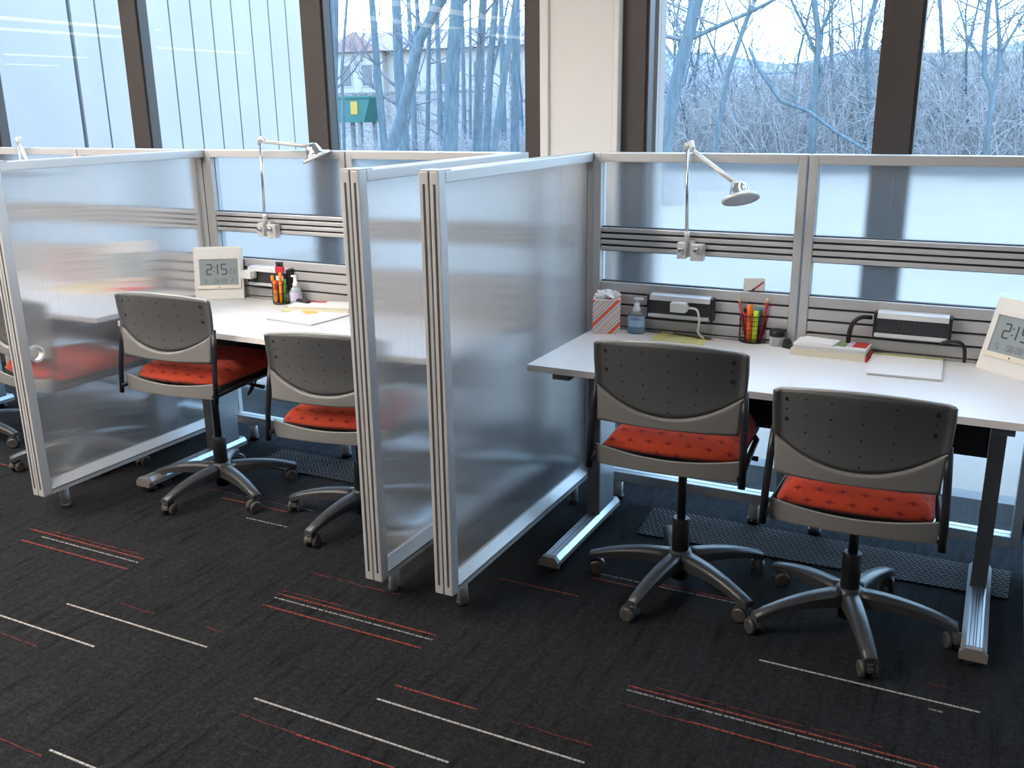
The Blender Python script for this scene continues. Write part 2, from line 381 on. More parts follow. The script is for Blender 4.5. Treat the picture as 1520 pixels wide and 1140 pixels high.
STRIPE = [('w', -1.367, -.612, -.926), ('w', -1.23, -.462, -.609), ('w', -.296, -.594, .332), ('w', .016, -.445, .639), ('w', .924, .211, 1.515),
 ('r', -1.874, -.118, -1.254), ('d', -1.767, -.147, -1.253), ('r', -1.812, -.201, -1.244), ('r', -.633, -.097, -.01), ('d', -.626, -.124, -.005), ('r', -.629, -.179, -.013),
 ('r', .022, -.37, .29), ('f', -.311, -.67, -.09), ('r', -.086, -.67, .22), ('r', .624, -.079, 1.433), ('d', .626, -.100, 1.381), ('f', .629, -.170, .83), ('r', .83, -.164, 1.247),
 ('f', 1.369, .298, 1.439), ('d', 1.389, .171, 1.426), ('f', -1.065, -.384, -.915), ('f', -.702, -.372, -.624), ('r', -.004, .323, .295), ('r', -1.505, .50, -1.033), ('d', -1.435, .50, -.961),
 ('r', -1.408, .446, -1.053), ('f', -2.305, .508, -1.975), ('d', -1.171, .332, -.959), ('r', -2.655, .302, -2.46), ('r', .283, .467, .465), ('r', .48, .525, .812), ('d', .295, .506, .809),
 ('f', .402, -.373, .633), ('f', -1.256, -.686, -1.093), ('f', -.789, -1.03, -.615), ('f', .219, 1.13, .537), ('f', -.62, .07, -.25), ('f', -.63, -.075, -.38), ('f', -1.78, -.095, -1.3), ('f', .66, -.055, 1.3),
 ('w', -.62, -1.0, .0), ('r', .63, -.72, 1.24), ('d', .63, -.74, 1.24), ('w', 1.26, -.45, 1.87), ('r', 1.88, -.1, 2.5), ('w', 1.9, -.62, 2.5)]
SM = {'w': (YARN_W, .0058), 'r': (YARN_R, .0052), 'd': (YARN_D, .0048), 'f': (YARN_R2, .005)}
for k, x0, y, x1 in STRIPE:
    m, wd = SM[k]
    o = MB().box((0, 0, 0), (x1 - x0, wd, .0016)).done('accent_stripe', m, floor, ((x0 + x1) / 2, y, .0008), (0, 0, .010))

# windows: bronze mullions, panes
MULL = [(-5.15, -5.01), (-4.03 - .14, -4.03), (-2.905, -2.762), (-1.693, -1.553), (-.495, -.403), (-.048, .066), (.948, 1.09), (2.10, 2.24)]
BAYS = [(-8.6, -5.15, -5.01), (-5.01, -4.17, None), (-4.03, -2.905, None), (-2.762, -1.693, None), (-1.553, -.495, None), (.066, .948, None), (1.09, 2.10, None), (2.24, 4.6, None)]
def mullion(x0, x1, parent):
    m = MB(); m.span(x0, x1, YW, YW + .06, .0, RZ1)
    m.span(x0 + (x1 - x0) * .28, x1 - .012, YW - .012, YW, .0, RZ1)
    return m.done('mullion', BRONZE, parent)
for i, (b, mu) in enumerate(zip(BAYS, [MULL[0], MULL[1], MULL[2], MULL[3], MULL[4], MULL[5], MULL[6], MULL[7]])):
    wn = bpy.data.objects.new('window_%d' % (i + 1), None); COL.objects.link(wn); struct(wn)
    mullion(*mu, wn)
    x0, x1 = b[0], b[1]
    MB().span(x0, x1, YW + .01, YW + .10, 0, .085).done('window_sill', BRONZE, wn)
    MB().span(x0, x1, YW + .01, YW + .10, 2.5, RZ1).done('window_header', BRONZE, wn)
    MB().span(x0, x1, YW + .050, YW + .056, .085, 2.5).done('pane', GLASS, wn)
struct(MB().span(RX0, -8.6, YW, YW + .12, 0, RZ1).done('wall_front', PIER))

# ceiling lights: rows of linear fixtures running towards the windows
fx = [(-9.8, -3.8, 2.6), (-11.2, -4.5, 2.4), (-16.5, -8.3, 2.2), (-20.0, -10.4, 2.0), (-6.2, -6.2, 2.6), (-12.8, -9.0, 2.6), (-6.3, -10.2, 2.6),
      (-5.6, -1.4, 2.6), (-4.0, -1.2, 2.6), (-2.6, -1.5, 2.6), (-1.2, -1.7, 2.6), (-3.2, -4.9, 2.6), (-4.9, -5.1, 2.6), (-1.6, -5.3, 2.6)]
fx += [(.55, .55, 1.5), (1.45, .55, 1.5)]  # two unseen lights, added to brighten the right desk top
for k, (x, y, L) in enumerate(fx):
    t = thing('ceiling_light', 'long white linear ceiling light seen only as a streak mirrored in the glass', 'light', (x, y, RZ1), group='linear ceiling lights')
    if k > 13: t['label'] = 'added unseen fill light over the right desk, above the frame'; t['group'] = 'added fill lights over the right desk'
    elif k > 6: t['label'] = 'bright linear ceiling light over the cubicles, above the frame'; t['group'] = 'bright linear ceiling lights'
    MB().span(-.18, .18, -L / 2 - .03, L / 2 + .03, -.035, 0).done('housing', WPLAST, t)
    MB().span(-.15, .15, -L / 2, L / 2, -.045, -.0352).done('diffuser', TUBELIGHT if k < 7 or 10 < k < 14 else FILLTUBE if k > 13 else TUBEBRIGHT, t)

# ------------------------------------------------------------------ outside
gs = MB().span(-60, 45, YW + .13, 23.5, -.35, -.12).done('ground', SNOW); struct(gs)
def terrain(name, m, x0, x1, y0, y1, nx, ny, h):
    b = MB(); g = [[b.bm.verts.new((x0 + (x1 - x0) * i / nx, y0 + (y1 - y0) * j / ny, h(x0 + (x1 - x0) * i / nx, y0 + (y1 - y0) * j / ny))) for j in range(ny + 1)] for i in range(nx + 1)]
    for i in range(nx):
        for j in range(ny): b.bm.faces.new((g[i][j], g[i + 1][j], g[i + 1][j + 1], g[i][j + 1])).smooth = True
    o = b.done(name, m); return struct(o)
def hw(x, y):
    k = max(0, min(1, (x + 14) / 9.0)); rise = max(0, y - 25) * (.05 + .19 * k)
    return -.14 + min(rise, 1.2 + 2.3 * k) + .12 * math.sin(x * 1.3 + y) * min(1, max(0, y - 24) / 3)
terrain('ground_woods', LITTER, -70, 50, 23.4, 62, 60, 30, hw)
hill = terrain('hill', HILLM, -110, 70, 58, 95, 50, 14, lambda x, y: -.5 + 5.2 * max(0, min(1, (y - 58) / 12)) + 1.2 * math.sin(x * .35) * math.sin(x * .13 + 1) + .5 * math.sin(x * 1.9))

wing = thing('building_wing', 'white building wing with upright siding panels outside the left windows', 'building', (-6.3, YW + .3, -.13))
L0 = -2.3027 + 7.71 * .8185 - (YW + .3)
MB().span(-.25, -.03, .05, 6.1, 0, 4.4).done('wall_core', SEAM, wing)
MB().span(-.03, 0, .05, L0 - .014, 0, 4.4).done('plain_panel', SIDING, wing)
y = L0
while y < 5.75:
    y1 = min(y + .3, 6.1)
    MB().span(-.03, .0, y + (.030 if y == L0 else .010), y1 - .010, 0, 4.4).done('siding_panel', SIDING, wing); y = y1
jam = MB().span(-.03, .068, YW + .105, YW + .135, -.13, 3.4).span(.0, .069, YW + .135, YW + .20, -.13, 3.4).done('exterior_pilaster', SIDING); tag(jam, 'narrow white outside pilaster beside the window right of the pier', 'pilaster')

hs = thing('house', 'white two-storey house with faded red roof beyond the trees', 'house', (-28.5, 46, -.2))
MB().span(-7.5, 8, 0, 7, 0, 4.95).done('house_wall', HOUSEW, hs)
MB().prism([(-.6, 4.95), (7.6, 4.95), (3.5, 6.3)], 'x', -8.1, 8.6).done('roof', ROOFM, hs)
MB().prism([(-6.6, 4.95), (-2.6, 4.95), (-4.6, 6.05)], 'y', -.9, 2.5).done('gable_roof', ROOFM, hs)
MB().span(-6.3, -2.9, -.5, .2, 0, 4.95).done('gable_wall', HOUSEW, hs)
for wx in (-5.9, -4.4, -1.6, .6, 2.8, 5.0):
    yy = -.54 if wx < -2.9 else -.04
    f = MB().span(wx, wx + .85, yy, yy + .1, 3.0, 4.3).done('window_frame', HOUSEW, hs); MB().span(wx + .08, wx + .77, yy - .02, yy + .02, 3.08, 4.22).done('window_pane', WINDK, f)
    f = MB().span(wx, wx + .85, yy, yy + .1, .9, 2.2).done('window_frame', HOUSEW, hs); MB().span(wx + .08, wx + .77, yy - .02, yy + .02, .98, 2.12).done('window_pane', WINDK, f)
MB().span(-6.3, 4, -.62, -.45, 2.55, 2.7).done('belt_course', WINDK, hs)

db = thing('waste_bin', 'teal outdoor bin on dark legs with a yellow placard', 'bin', (-19.2, 26, hw(-19.2, 26)))
MB().prism([(-.72, 1.15), (-.95, 1.95), (.9, 1.95), (.62, 1.15)], 'y', -.45, .45).done('bin_body', TEALM, db)
MB().span(-.95, .92, -.5, .5, 1.95, 2.03, .01).done('bin_lid', TEALM, db)
MB().span(.10, .39, -.475, -.455, 1.42, 1.85).done('placard', PLACARD, db)
for lx, ly in ((-.62, -.35), (-.45, .35), (.38, -.35), (.5, .35)): MB().span(lx - .06, lx + .06, ly - .06, ly + .06, -.1, 1.15).done('leg', STEEL, db)

def grow(mb, p, d, L, r, depth, rr, side=5):
    n = 4; pts = [p.copy()]; q = p.copy(); dd = d.normalized()
    for k in range(n):
        dd = (dd + Vector((rr.uniform(-.22, .22), rr.uniform(-.22, .22), rr.uniform(-.10, .20)))).normalized(); q = q + dd * L / n; pts.append(q.copy())
    rad = [r * (1 - .75 * k / n) for k in range(n + 1)]
    mb.tube(pts, rad, side if depth > 0 else 3, False)
    if depth <= 0: return
    for k in range(rr.randint(3, 5)):
        t = rr.uniform(.3, 1.0) * n; i = min(int(t), n - 1); pp = pts[i].lerp(pts[i + 1], t - i)
        a = rr.uniform(0, 2 * PI); nd = (dd + Vector((math.cos(a), math.sin(a), rr.uniform(-.2, .5))) * rr.uniform(.6, 1.1)).normalized()
        grow(mb, pp, nd, L * rr.uniform(.4, .65), max(r * .45, .006), depth - 1, rr, 3)
def tree(label, px, wid, seed, nb=9, forks=(), top=8.5, bl=1.6, low=2.4, group='bare trees beyond the glass'):
    rr = random.Random(seed); pts = [Vector(p) for p in px]
    base = pts[0]; d0 = (pts[1] - pts[0]); gz = hw(base.x, base.y) - .1
    if base.z > gz: pts.insert(0, Vector((base.x - d0.x * .15, base.y, gz)))
    de = (pts[-1] - pts[-2]).normalized()
    while pts[-1].z < top: pts.append(pts[-1] + (de + Vector((rr.uniform(-.1, .1), rr.uniform(-.1, .1), .15))).normalized() * 1.2)
    org = Vector((pts[0].x, pts[0].y, pts[0].z)); loc = [p - org for p in pts]
    t = thing('bare_tree', label, 'tree', org, group=group)
    n = len(loc); rad = [wid / 2 * (1.15 - .65 * (p.z / max(loc[-1].z, .1))) for p in loc]; rad[0] *= 1.25
    mb = MB().tube(loc, rad, 8, True)
    fk = []
    for f in forks:
        fp = [Vector(p) - org for p in f[0]]; mb.tube(fp, [f[1] / 2 * (1 - .6 * k / (len(fp) - 1)) for k in range(len(fp))], 6, False); fk.append((fp, f[1] / 2))
    mb.done('trunk', BARK, t)
    br = MB()
    for k in range(nb):
        z = rr.uniform(low, top - .3); i = 0
        while i < n - 2 and loc[i + 1].z + org.z < z: i += 1
        pp = loc[i].lerp(loc[i + 1], rr.random()); a = rr.uniform(0, 2 * PI)
        grow(br, pp, Vector((math.cos(a), math.sin(a) * .6, rr.uniform(.2, .9))), bl * rr.uniform(.6, 1.2), wid * rr.uniform(.10, .2), 2, rr, 4)
    for fp, fr in fk:
        for k in range(7):
            i = rr.randint(0, len(fp) - 2); pp = fp[i].lerp(fp[i + 1], rr.random()); a = rr.uniform(0, 2 * PI)
            grow(br, pp, Vector((math.cos(a), math.sin(a) * .6, rr.uniform(.1, .9))), bl * rr.uniform(.4, .9), fr * .4, 2, rr, 4)
    br.done('branches', TWIG, t)
    return t
TR = [
 ('slim straight trunk beside the left edge of the middle window, left of the teal bin', [(-12.66, 16, .68), (-12.32, 16, 3.91)], .15, ()),
 ('slender trunk leaning left just right of the teal bin', [(-11.89, 17, .64), (-11.96, 17, 1.9), (-12.04, 17, 3.97)], .14, ()),
 ('upright trunk standing behind the strongly leaning forked trunk', [(-13.31, 20, .5), (-13.37, 20, 2.63), (-13.36, 20, 4.3)], .24, ()),
 ('dark trunk leaning strongly to the right with a fork, in the middle window', [(-10.36, 15, .7), (-9.97, 15, 1.59), (-9.54, 15, 2.9), (-8.98, 15, 3.63)], .20, (([(-9.62, 15, 2.7), (-9.55, 15, 3.3), (-9.6, 15, 5.2)], .13),)),
 ('thickest upright trunk in the middle window, right of the leaning one', [(-10.67, 18, .61), (-10.53, 18, 2.49), (-10.37, 18, 3.96)], .29, ()),
 ('straight trunk standing next right of the thickest trunk', [(-10.48, 19, .56), (-10.36, 19, 2.51), (-10.22, 19, 4.04)], .185, ()),
 ('trunk tilting right, third from the right edge of the middle window', [(-11.31, 21, .47), (-11.13, 21, 2.76), (-10.94, 21, 4.24)], .17, (([(-11.2, 21, 2.0), (-10.8, 21, 3.4), (-10.3, 21, 5.2)], .08),)),
 ('thin trunk slanting right near the right edge of the middle window', [(-8.4, 16, .71), (-8.06, 16, 2.5), (-7.83, 16, 3.65)], .12, ()),
 ('far thin trunk between the leaning trunk and the thickest one', [(-15.09, 24, .31), (-14.87, 24, 3.57), (-14.74, 24, 4.72)], .12, ()),
 ('far hair-thin pole trunk just right of the thickest trunk', [(-14.65, 26, .23), (-14.51, 26, 4.87)], .08, ()),
 ('far thin curved trunk rising behind the teal bin', [(-19.08, 25, .24), (-19.0, 25, 2.72), (-18.6, 25, 5.02)], .09, ()),
 ('pale trunk hugging the right edge of the middle window', [(-10.95, 22, .43), (-10.84, 22, 4.32)], .2, ()),
 ('far trunk just left of the thickest trunk', [(-15.78, 26, .22), (-15.77, 26, 4.94)], .155, ()),
 ('far trunk in the gap before the right edge of the middle window', [(-13.9, 27, .19), (-13.92, 27, 4.92)], .16, ()),
 ('far trunk close behind the leaning forked trunk, slightly tilted left', [(-14.9, 23, .36), (-14.87, 23, 2.95), (-14.92, 23, 4.64)], .13, ()),
 ('farthest thin trunk behind the right side of the thickest trunk', [(-16.01, 28, .13), (-15.96, 28, 5.12)], .12, ()),
 ('big leaning trunk with one long bough, in the window right of the pier', [(-3.97, 14, .76), (-3.8, 14, 1.86), (-3.57, 14, 2.82), (-3.48, 14, 3.23)], .24, (([(-3.76, 14, 2.55), (-3.17, 14, 2.78), (-2.63, 14, 2.98), (-2.0, 14, 3.25), (-1.3, 14, 3.7)], .09),)),
 ('forking tree high in the window right of the pier, over the brush', [(-2.88, 22, 1.0), (-2.9, 22, 2.23), (-2.92, 22, 3.13), (-3.08, 22, 3.88)], .16, (([(-2.72, 22, 2.2), (-3.15, 22, 3.1), (-3.6, 22, 3.9), (-3.9, 22, 5.2)], .10), ([(-2.92, 22, 3.0), (-2.6, 22, 3.9), (-2.3, 22, 5.0)], .09))),
 ('twin-stemmed tree rising from the brush in the rightmost window', [(.94, 21, 1.2), (.94, 21, 1.7), (.73, 21, 2.11), (.66, 21, 2.78), (.65, 21, 3.58)], .11, (([(.94, 21, 1.7), (.99, 21, 2.37), (.89, 21, 3.04), (.78, 21, 3.57), (.75, 21, 5)], .11), ([(.72, 21, 2.3), (.3, 21, 2.9), (.05, 21, 3.6)], .07), ([(1.0, 21, 2.5), (1.3, 21, 3.2), (1.6, 21, 3.8)], .07))),
 ('slim tree leaning right in the brush behind the long bough', [(-3.9, 17, .62), (-3.7, 17, 2.14), (-3.39, 17, 3.11), (-3.25, 17, 3.47)], .10, ()),
 ('thin tree behind the big leaning trunk right of the pier', [(-5.23, 18, .96), (-4.96, 18, 2.46), (-4.81, 18, 3.64)], .095, ()),
 ('faint far tree left in the rightmost window', [(-.66, 30, 2.54), (-.95, 30, 4.42)], .11, ()),
 ('far tree just left of the right-hand bronze mullion', [(-1.91, 24, 1.0), (-1.91, 24, 1.6), (-2.12, 24, 3.05), (-1.97, 24, 3.98)], .14, ()),
]
for k, (lb, p, wd, fk) in enumerate(TR): tree(lb, p, wd * (1.22 if k < 16 else 1.0), 100 + k, nb=(7 if k < 16 else 16), forks=fk, low=(2.2 if k < 16 else 2.0), bl=(1.2 if k < 16 else 1.9))
# saplings standing in the brush: five built, the rest copied
proto = []
for k in range(5):
    rr = random.Random(900 + k); t = thing('bare_sapling', 'slim bare sapling among the brush beyond the snow', 'tree', (0, 0, 0), group='saplings in the brush')
    m = MB(); pts = [Vector((0, 0, -.15))]; d = Vector((rr.uniform(-.25, .25), 0, 1))
    for q in range(6): d = (d + Vector((rr.uniform(-.2, .2), rr.uniform(-.2, .2), .1))).normalized(); pts.append(pts[-1] + d * .75)
    m.tube(pts, [.035 * (1 - .13 * q) for q in range(7)], 5, False); m.done('trunk', BARK, t); br = MB()
    for q in range(11):
        i = rr.randint(1, 5); a = rr.uniform(0, 6.28); grow(br, pts[i].lerp(pts[i + 1], rr.random()), Vector((math.cos(a), math.sin(a) * .6, rr.uniform(.2, 1.2))), rr.uniform(.7, 1.5), .014, 2, rr, 3)
    br.done('branches', TWIG, t); proto.append(t)
rr = random.Random(77)
for k in range(54):
    x = rr.uniform(-9.5, 4.5) if k < 46 else rr.uniform(-30, -10); y = rr.uniform(24.5, 31) if k < 46 else rr.uniform(29, 40)
    o = proto[k] if k < 5 else dup(proto[k % 5], (0, 0, 0), 0, proto[k % 5]['label'])
    o.location = (x, y, hw(x, y)); o.rotation_euler = (0, 0, rr.uniform(0, 6.28)); sc = rr.uniform(.8, 1.5); o.scale = (sc, sc, sc)
fb = MB(); pts = [(-4.04, 20, 2.76), (-3.74, 20, 2.23), (-3.26, 20, 1.62), (-2.66, 20, 1.4), (-2.05, 20, .96), (-1.32, 20, .55), (-.8, 20, -.2)]
fb.tube(pts, [.03, .045, .05, .045, .04, .035, .03], 6)
for k in range(9):
    i = rng.randint(0, 5); grow(fb, Vector(pts[i]), Vector((rng.uniform(-.6, .8), 0, rng.uniform(-.2, .8))), rng.uniform(.5, 1.1), .015, 1, rng, 3)
tag(fb.done('fallen_branch', BARK), 'dark broken branch slanting down through the brush right of the pier', 'branch')
# the thicket: arching brush stems, past counting
th = MB(); rr = random.Random(5)
def stem(x, y, h, lean, r):
    p = Vector((x, y, hw(x, y) - .05)); d = Vector((lean * math.cos(rr.random() * 6.28), .3 * rr.uniform(-1, 1), 1)).normalized(); pts = [p]
    for k in range(5):
        d = (d + Vector((rr.uniform(-.28, .28), rr.uniform(-.2, .2), rr.uniform(-.22, .06)))).normalized(); pts.append(pts[-1] + d * h / 5)
    th.tube(pts, [r * (1 - .15 * k) for k in range(6)], 3, False)
    for k in range(4):
        i = rr.randint(1, 4); q = pts[i]; e = Vector((rr.uniform(-1, 1), rr.uniform(-.5, .5), rr.uniform(-.1, .9))).normalized(); L = rr.uniform(.25, .8)
        th.tube([q, q + e * L * .5, q + e * L + Vector((rr.uniform(-.1, .1), 0, rr.uniform(-.15, .15)))], [r * .6, r * .45, r * .25], 3, False)
for k in range(3400):
    x = rr.uniform(-17, 9); y = 22.5 + 9.5 * rr.random() ** 1.3
    k2 = max(0, min(1, (x + 12) / 7)); stem(x, y, rr.uniform(.8, 1.7) * (.6 + 1.5 * k2), rr.uniform(.1, .8), rr.uniform(.007, .020))
for k in range(900):
    x = rr.uniform(-45, -9); y = rr.uniform(30, 43.5); stem(x, y, rr.uniform(1.0, 3.2), rr.uniform(.1, .5), rr.uniform(.008, .02))
tag(th.done('undergrowth', BRUSH, fix=False), 'pale tangled winter brush at the edge of the snow', 'brush', kind='stuff')

# ------------------------------------------------------------------ screens and dividers
ZT, ZB, ZM1, ZM0, ZL = 1.41, .09, 1.132, 1.037, .921
def slats(parent, x0, x1, z0, z1, n, yf, th=.05):
    h = (z1 - z0) / n
    MB().span(x0, x1, yf + .014, yf + th - .014, z0, z1).done('rail_core', ALU_D, parent)
    for k in range(n):
        MB().span(x0, x1, yf, yf + .018, z0 + k * h + .0038, z0 + (k + 1) * h - .0038, .003).done('rail_slat', ALU, parent)
        MB().span(x0, x1, yf + th - .018, yf + th, z0 + k * h + .0032, z0 + (k + 1) * h - .0032).done('rail_slat', ALU, parent)
def screen(x0, x1, yf, label):
    W2 = x1 - x0; t = thing('desk_screen', label, 'screen', (x0, yf, 0), group='desk screens along the windows')
    th = .06; pw = .030
    for a in (.0025, W2 - pw - .0025): MB().span(a, a + pw, 0, th, ZB, ZT, .003).done('post', ALU, t)
    MB().span(pw + .0025, W2 - pw - .0025, 0, th, ZT - .034, ZT, .003).done('top_rail', ALU, t)
    a, b = pw + .0025, W2 - pw - .0025
    slats(t, a, b, ZM0, ZM1, 4, 0.004)
    slats(t, a, b, .742, ZL, 4, 0.004)
    MB().span(a, b, .002, th - .002, .690, .7415, .002).done('rail_lip', ALU, t)
    MB().span(a, b, 0, th, ZB, ZB + .040, .003).done('bottom_rail', ALU, t)
    for z0, z1 in ((ZM1, ZT - .034), (ZL, ZM0), (ZB + .04, .690)):
        MB().span(-(b - a) / 2, (b - a) / 2, -.004, .004, 0, z1 - z0).done('pane', RIBBED, t, ((a + b) / 2, th / 2, z0))
    for gx in (.115, W2 - .115):
        g = MB().lathe([(.021, .022), (.021, ZB)], 16, (gx, th / 2, 0)).done('glide', ALU, t); MB().lathe([(.024, 0), (.024, .022)], 16, (gx, th / 2, 0)).done('glide_pad', BLACK, g)
    return t
YR, YL = 1.131, 1.048
screen(0, .797, YR, 'clear ribbed screen behind the right desk, its lamp clamped on')
screen(.799, 1.60, YR, 'clear ribbed screen behind the right desk, right of the one with the lamp')
screen(1.68, 2.47, YR, 'clear ribbed screen beyond the far right divider')
screen(-1.904, -1.105, YL, 'clear ribbed screen behind the left desk, its lamp clamped on')
screen(-1.103, -.26, YL, 'clear ribbed screen behind the left desk, ending at the pier')
screen(-2.757, -1.972, YL, 'clear ribbed screen behind the grommet divider, its right-hand one')
screen(-3.60, -2.759, YL, 'clear ribbed screen behind the grommet divider, its left-hand one')

def divider(xr, y0, y1, label, grommet=False):
    w_ = .065; L = y1 - y0
    t = thing('cubicle_divider', label, 'divider', (xr - w_, y0, 0), group='clear ribbed cubicle dividers')
    # front end post: two grooved extrusions side by side
    for k, a in enumerate((0.0, .0345)):
        p = MB(); p.span(a, a + .0305, 0, .040, ZB, ZT, .003).done('post', ALU, t)
        MB().span(a + .012, a + .0185, -.0012, .001, ZB + .03, ZT - .035).done('post_groove', ALU_D, t)
    MB().span(.012, .0535, .004, .036, ZB + .01, ZT - .004).done('post_core', ALU_D, t)
    for a in (0.0, .0345): MB().span(a, a + .0305, L - .040, L, ZB, ZT, .003).done('post', ALU, t)
    MB().span(0, w_, 0.0405, L - .0405, ZT - .034, ZT, .003).done('top_rail', ALU, t)
    MB().span(-.001, w_ + .001, -.001, .07, ZT, ZT + .004).done('top_cap', ALU, t)
    MB().prism([(0, ZB), (w_, ZB), (w_, ZB + .022), (w_ * .62, ZB + .052), (w_ * .38, ZB + .052), (0, ZB + .022)], 'y', .0405, L - .0405).done('bottom_rail', ALU, t)
    for sx in (w_ + .0004, -.0004): MB().span(sx - .0006, sx + .0006, .0405, L - .0405, ZB + .0165, ZB + .0195).done('rail_groove', ALU_D, t)
    pn = MB(); pn.span(-(L / 2 - .04), L / 2 - .04, -.004, .004, ZB + .05, ZT - .034)
    pane = pn.done('pane', RIBBED_D, t, (w_ / 2, L / 2, 0), (0, 0, PI / 2))
    for gy in (.115, L - .15):
        g = MB().lathe([(.0175, .018), (.019, ZB)], 18, (w_ / 2, gy, 0)).done('glide', ALU, t); MB().lathe([(.021, 0), (.021, .018)], 18, (w_ / 2, gy, 0)).done('glide_pad', ALU_D, g)
    if grommet:
        # a real hole: the pane is cut with a boolean and ringed in white
        c = MB().lathe([(.026, -.05), (.026, .05)], 24).xf(Matrix.Rotation(PI / 2, 4, 'X'))
        gx, gz = grommet
        bmesh.ops.recalc_face_normals(c.bm, faces=c.bm.faces); cut = c.done('hole_cutter', ALU, None, (gx - L / 2, 0, gz))
        bo = pane.modifiers.new('hole', 'BOOLEAN'); bo.object = cut; bo.operation = 'DIFFERENCE'; bo.solver = 'EXACT'
        cut.matrix_world = pane_world(t, pane) @ Matrix.Translation((gx - L / 2, 0, gz))
        bpy.context.view_layer.update()
        dg = bpy.context.evaluated_depsgraph_get(); me = bpy.data.meshes.new_from_object(pane.evaluated_get(dg))
        pane.modifiers.clear(); pane.data = me; bpy.data.objects.remove(cut)
        ring = MB(); prof = [(.0245, -.012), (.034, -.012), (.034, .012), (.0245, .012)]
        n = 28; rings = [[ring.bm.verts.new((r * math.cos(k * 2 * PI / n), z, r * math.sin(k * 2 * PI / n))) for k in range(n)] for r, z in prof]
        for i in range(4):
            a, b = rings[i], rings[(i + 1) % 4]
            for k in range(n): ring.bm.faces.new((a[k], a[(k + 1) % n], b[(k + 1) % n], b[k]))
        ring.xf(Matrix.Rotation(PI / 2, 4, 'Z'))
        ring.done('grommet', WPLAST, t, (w_ / 2, gx, gz))['label'] = 'white ring grommet'
    return t
def pane_world(t, pane):
    return Matrix.Translation(t.location) @ Matrix.Translation(pane.location) @ Matrix.Rotation(pane.rotation_euler.z, 4, 'Z')
divider(0, 0, 1.185, 'ribbed divider at the left side of the right desk')
divider(-.258, -.019, 1.10, 'ribbed divider at the right side of the left desk, ending the left row')
divider(-1.904, -.019, 1.10, 'large ribbed divider on the left with a white ring grommet', grommet=(.085, .666))
divider(1.675, 0, 1.185, 'ribbed divider at the far right edge, only a sliver in view')

# ------------------------------------------------------------------ desks
def desk(x0, x1, yf, yb, label, bright=0):
    Wd = x1 - x0; D = yb - yf
    t = thing('desk', label, 'desk', (x0, yf, 0), group='white desks')
    MB().span(0, Wd, .002, D, .712, .735, .002).done('desk_top', WHITE, t)
    e = MB().span(.001, Wd - .001, 0, .003, .7125, .7345).done('edge_band', EDGE, t); e['label'] = 'beige edge band'
    for sx in (0, 1):
        a = .078 if sx == 0 else Wd - .148
        f = MB(); f.prism([(a, .032), (a + .07, .032), (a + .07, .05), (a + .056, .066), (a + .014, .066), (a, .05)], 'y', -.055, .535); f.done('foot', ALU_F, t)
        for q in (.30, .45, .55, .70): MB().span(a + q * .07 - .001, a + q * .07 + .001, -.05, .33, .0655, .067).done('foot_rib', ALU_D, t)
        MB().prism([(a - .003, .030), (a + .073, .030), (a + .073, .05), (a + .058, .068), (a + .012, .068), (a - .003, .05)], 'y', -.075, -.054).done('foot_end_cap', mat('taupe_end_cap', (.19, .165, .15), .5, noise=.08), t)
        for gy in (-.03, .48):
            MB().lathe([(.022, 0), (.024, .012), (.012, .02), (.012, .035)], 14, (a + .035, gy, 0)).done('leveller', BLACK, t)
        cx = .012 if sx == 0 else .008
        MB().span(a + cx, a + cx + .047, .335, .348, .066, .69).done('leg_face', STEEL, t)
        MB().span(a + cx + .003, a + cx + .044, .346, .50, .066, .69).done('leg', ALU_F, t)
        MB().span(a + .005, a + .065, .03, D - .05, .685, .712).done('top_bracket', STEEL, t)
    MB().span(.14, Wd - .14, .36, .385, .50, .705).done('crossbar', BLACK, t)
    return t
desk(.024, 1.598, .495, 1.122, 'white desk in the right cubicle, nearest the viewer')
desk(-1.862, -.335, .412, 1.040, 'white desk in the left cubicle, with the upright clock on it')
desk(-3.57, -1.995, .412, 1.040, 'white desk seen blurred behind the grommet divider')

